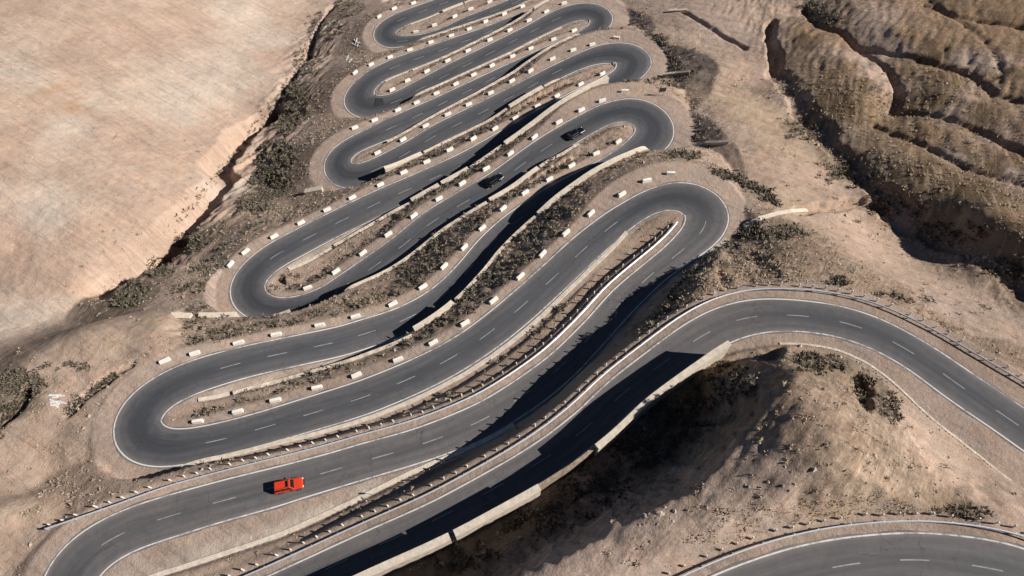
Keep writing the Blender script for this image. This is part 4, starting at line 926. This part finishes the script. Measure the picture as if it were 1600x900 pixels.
# ------------------------------------------------------------------ scrub, dry grass and rubble
def scatter_mesh(name, P, size, tris, hgt, mat, tone, label, cat='stuff', spread=1., upr=.6):
    """clumps of little leaf blades, joined into one mesh"""
    n = len(P); 
    if n == 0: return
    k = tris; az = rng.random((n, k))*2*np.pi; el = np.arccos(1-rng.random((n, k))*upr); rad = rng.random((n, k))**.5*.75*spread
    base = np.stack([np.cos(az)*rad*.45, np.sin(az)*rad*.45, np.zeros((n, k))], -1)
    dirv = np.stack([np.cos(az)*np.sin(el), np.sin(az)*np.sin(el), np.cos(el)*hgt], -1)
    start = base+dirv*rng.uniform(0, .55, (n, k, 1)); tip = start+dirv*rng.uniform(.45, .8, (n, k, 1))
    sdv = np.stack([-np.sin(az+rng.normal(0, .7, (n, k))), np.cos(az), rng.normal(0, .4, (n, k))], -1)*rng.uniform(.12, .26, (n, k, 1))*spread
    V = np.stack([start-sdv, start+sdv, tip+sdv*.2], 2)*size[:, None, None, None]+P[:, None, None, :]
    V = V.reshape(-1, 3).astype(np.float32); nt_ = n*k
    me = bpy.data.meshes.new(name); me.vertices.add(nt_*3); me.vertices.foreach_set('co', V.ravel())
    me.loops.add(nt_*3); me.loops.foreach_set('vertex_index', np.arange(nt_*3, dtype=np.int32)); me.polygons.add(nt_)
    me.polygons.foreach_set('loop_start', np.arange(0, nt_*3, 3, dtype=np.int32)); me.polygons.foreach_set('loop_total', np.full(nt_, 3, np.int32)); me.update(calc_edges=True)
    a = me.attributes.new('tone', 'FLOAT', 'POINT'); tn = np.clip(tone[:, None]+rng.normal(0, .18, (n, k)), 0, 1); a.data.foreach_set('value', np.repeat(tn.ravel(), 3).astype(np.float32))
    o = link_mesh(name, me, mat); tag(o, label, kind='stuff'); return o
def tone_mat(name, a, b_):
    m, nt, b = new_mat(name, .95, .1); t = N(nt, 'ShaderNodeAttribute', attribute_name='tone').outputs['Fac']; nt.links.new(mixrgb(nt, t, a, b_), b.inputs['Base Color']); return m
mscrub = tone_mat('scrub_leaf', (.07, .064, .045), (.2, .168, .125)); mdry = tone_mat('dry_grass', (.26, .2, .145), (.45, .36, .265)); mstrw = tone_mat('straw', (.32, .235, .16), (.46, .36, .25))
def blob(px, py, rx, ry, n):
    a = rng.random(n)*2*np.pi; r = rng.random(n)**.6; return np.stack([px+np.cos(a)*r*rx, py+np.sin(a)*r*ry], 1)
def arc(pts, wd, n):
    p = resamp(pts, n); return p+rng.normal(0, wd, p.shape)
def settle(px):
    P = cast(Z, px); j = np.clip(np.searchsorted(gy, P[:, 1]), 0, ny-1); i = np.clip(np.searchsorted(gx, P[:, 0]), 0, nx-1)
    return P[q_best[j, i] > .25]
DK = [(545,12,26,14,110),(510,40,34,22,120),(480,95,22,26,90),(462,150,20,26,110),(450,190,26,20,130),(435,245,34,28,260),(425,285,34,26,240),(400,318,26,16,120),
 (300,378,30,14,110),(250,418,24,16,90),(208,458,24,20,190),(195,470,16,12,80),(35,600,40,22,110),(12,640,14,14,30),(110,570,50,10,14),(1070,243,26,8,60),(1035,60,10,5,14),
 (1275,572,44,20,90),(1345,605,14,24,30),(1120,600,60,36,110),(1060,650,60,40,130),(1000,700,60,34,110),(930,760,60,36,90),(850,810,80,26,70),(720,870,70,20,40),
 (1390,640,16,26,36),(1500,812,60,20,50),(1540,830,40,16,30),(1210,365,60,12,70),(1270,15,22,12,60),(1290,30,30,14,50),
 (1330,270,60,24,60),(1400,320,50,24,60),(1490,365,60,20,60),(1580,420,40,20,50),(1250,200,30,24,30),(1305,440,24,6,20),(1400,470,60,12,24)]
dp = [blob(*d) for d in DK]
for pts, wd, n in (([(1010,52),(1035,70),(1050,95),(1055,108)], 2.5, 130), ([(1033,143),(1055,165),(1075,190),(1092,215)], 3., 170), ([(1110,268),(1150,280),(1185,296),(1212,316)], 3.5, 170), ([(1190,350),(1130,385),(1085,420),(1040,480),(1010,525)], 6., 150),
                   ([(105,648),(140,615),(180,584)], 3, 60), ([(0,668),(45,612)], 4, 60), ([(500,50),(446,140),(400,195),(341,275),(277,348)], 5, 130)): dp.append(arc(pts, wd, n))
dark = settle(np.concatenate(dp))
# banks between the roads
slope = np.hypot(*np.gradient(Z, gy, gx)); cand = np.argwhere((q_best > .35) & (q_best < 8) & (leg_best >= 3) & (leg_best < 24) & (slope > .32) & (slope < 1.2))
def pick(cnd, n):
    c = cnd[rng.integers(0, len(cnd), n)]; x = gx[c[:, 1]]+rng.uniform(-.2, .2, n); y = gy[c[:, 0]]+rng.uniform(-.2, .2, n); return np.stack([x, y, grid_z(Z, x, y)], 1)
bk = pick(cand, 5000); bl = fbm(bk[:, 0]/9, bk[:, 1]/9, 140, 3); heavy = np.array([leg_best[np.clip(np.searchsorted(gy, p[1]), 0, ny-1), np.clip(np.searchsorted(gx, p[0]), 0, nx-1)] in (5, 7, 9, 10, 11, 12) for p in bk])
deep = np.array([leg_best[np.clip(np.searchsorted(gy, p[1]), 0, ny-1), np.clip(np.searchsorted(gx, p[0]), 0, nx-1)] in (5, 7) for p in bk])
bd_ = bk[(bl+rng.normal(0, .12, len(bk)) > np.where(deep, -.2, .03)) & heavy]; bt = bk[~((bl > .03) & heavy)][::2]
dark = np.concatenate([dark, bd_])
scatter_mesh('dark_scrub', dark, rng.uniform(.45, 1.05, len(dark)), 16, .8, mscrub, rng.uniform(.1, .75, len(dark)), 'low dark thorny scrub on road banks and in gullies')
# dry grass
area = np.outer(np.gradient(gy), np.gradient(gx)); vis = (X > -120) & (X < 130) & (Y > 12) & (Y < 150) & (q_best > .4)
gm = np.where(vis, np.clip(fbm(X/14, Y/14, 150, 4)+.35, .02, 1)*np.clip(1.15-ALB[..., 0]*2.6, .02, 1), 0)*area
pr = (gm/gm.sum()).ravel(); fl = rng.choice(pr.size, 5200, p=pr); c = np.stack(np.unravel_index(fl, X.shape), 1)
gp = pick(c, 5200); gp = np.concatenate([gp, bt])
DG = [(1150,430,110,26,420),(1300,470,120,16,260),(1250,455,80,16,160),(1200,400,60,22,140),(1100,470,50,30,180),(1450,520,60,14,120),(960,735,44,26,170),(900,765,50,16,80),(330,420,40,14,80),(420,330,60,14,110)]
gp = np.concatenate([gp, settle(np.concatenate([blob(*d) for d in DG]))])
scatter_mesh('dry_grass', gp, rng.uniform(.25, .6, len(gp)), 10, .9, mdry, rng.uniform(.2, .9, len(gp)), 'tufts of dry tan grass scattered over slopes and banks', upr=.8)
SG = [(1240,805,130,20,110),(1330,790,90,20,70),(1150,845,80,18,60),(1420,805,50,14,40),(880,790,30,10,50),(930,730,30,12,70),(1050,620,40,20,60),(560,470,60,10,90)]
st_ = settle(np.concatenate([blob(*d) for d in SG])); scatter_mesh('straw_grass', st_, rng.uniform(.25, .5, len(st_)), 10, 1., mstrw, rng.uniform(.2, .9, len(st_)), 'orange straw grass along the bank above the bottom right guardrail', upr=.7)
# rubble
RB = [arc([(1213,110),(1260,190),(1330,262),(1395,330),(1480,372),(1610,450)], 7, 900), blob(1390,172,16,12,60), arc([(490,150),(440,240),(380,330)], 8, 140), blob(220,470,18,8,30), arc([(270,350),(180,440),(150,475)], 6, 160), blob(80,770,50,20,40), blob(1000,800,60,30,40), blob(760,850,60,20,30), blob(1300,600,120,70,20), blob(1340,760,200,50,50), blob(200,300,240,200,160), blob(1300,380,120,60,70), blob(90,640,90,70,30), blob(1500,150,110,110,60), arc([(700,720),(560,770),(420,800)], 5, 50)]
rp = settle(np.concatenate(RB)); bkr = pick(np.argwhere((q_best > .1) & (q_best < 3) & (leg_best < 24)), 700); rp = np.concatenate([rp, bkr]); n = len(rp)
oct_ = np.array([(1,0,0),(0,1,0),(-1,0,0),(0,-1,0),(0,0,1),(0,0,-1)], float); of = [(0,1,4),(1,2,4),(2,3,4),(3,0,4),(1,0,5),(2,1,5),(3,2,5),(0,3,5)]
sz = rng.uniform(.1, .3, n)*np.where(rng.random(n) < .1, 1.9, 1); ang = rng.random(n)*6.28
V = oct_[None]*(1+rng.normal(0, .25, (n, 6, 1)))*np.array([1, .8, .6]); V = np.stack([V[..., 0]*np.cos(ang)[:, None]-V[..., 1]*np.sin(ang)[:, None], V[..., 0]*np.sin(ang)[:, None]+V[..., 1]*np.cos(ang)[:, None], V[..., 2]+.2], -1)*sz[:, None, None]+rp[:, None]
F = (np.array(of)[None]+6*np.arange(n)[:, None, None]).reshape(-1, 3)
mrock = simple('rock', (.36, .3, .25), .95, .1, .35, .6)
o = from_py('rubble', V.reshape(-1, 3), [tuple(int(q) for q in t) for t in F], mrock); tag(o, 'loose pale stones along the stream bed and at the foot of the banks', kind='stuff')
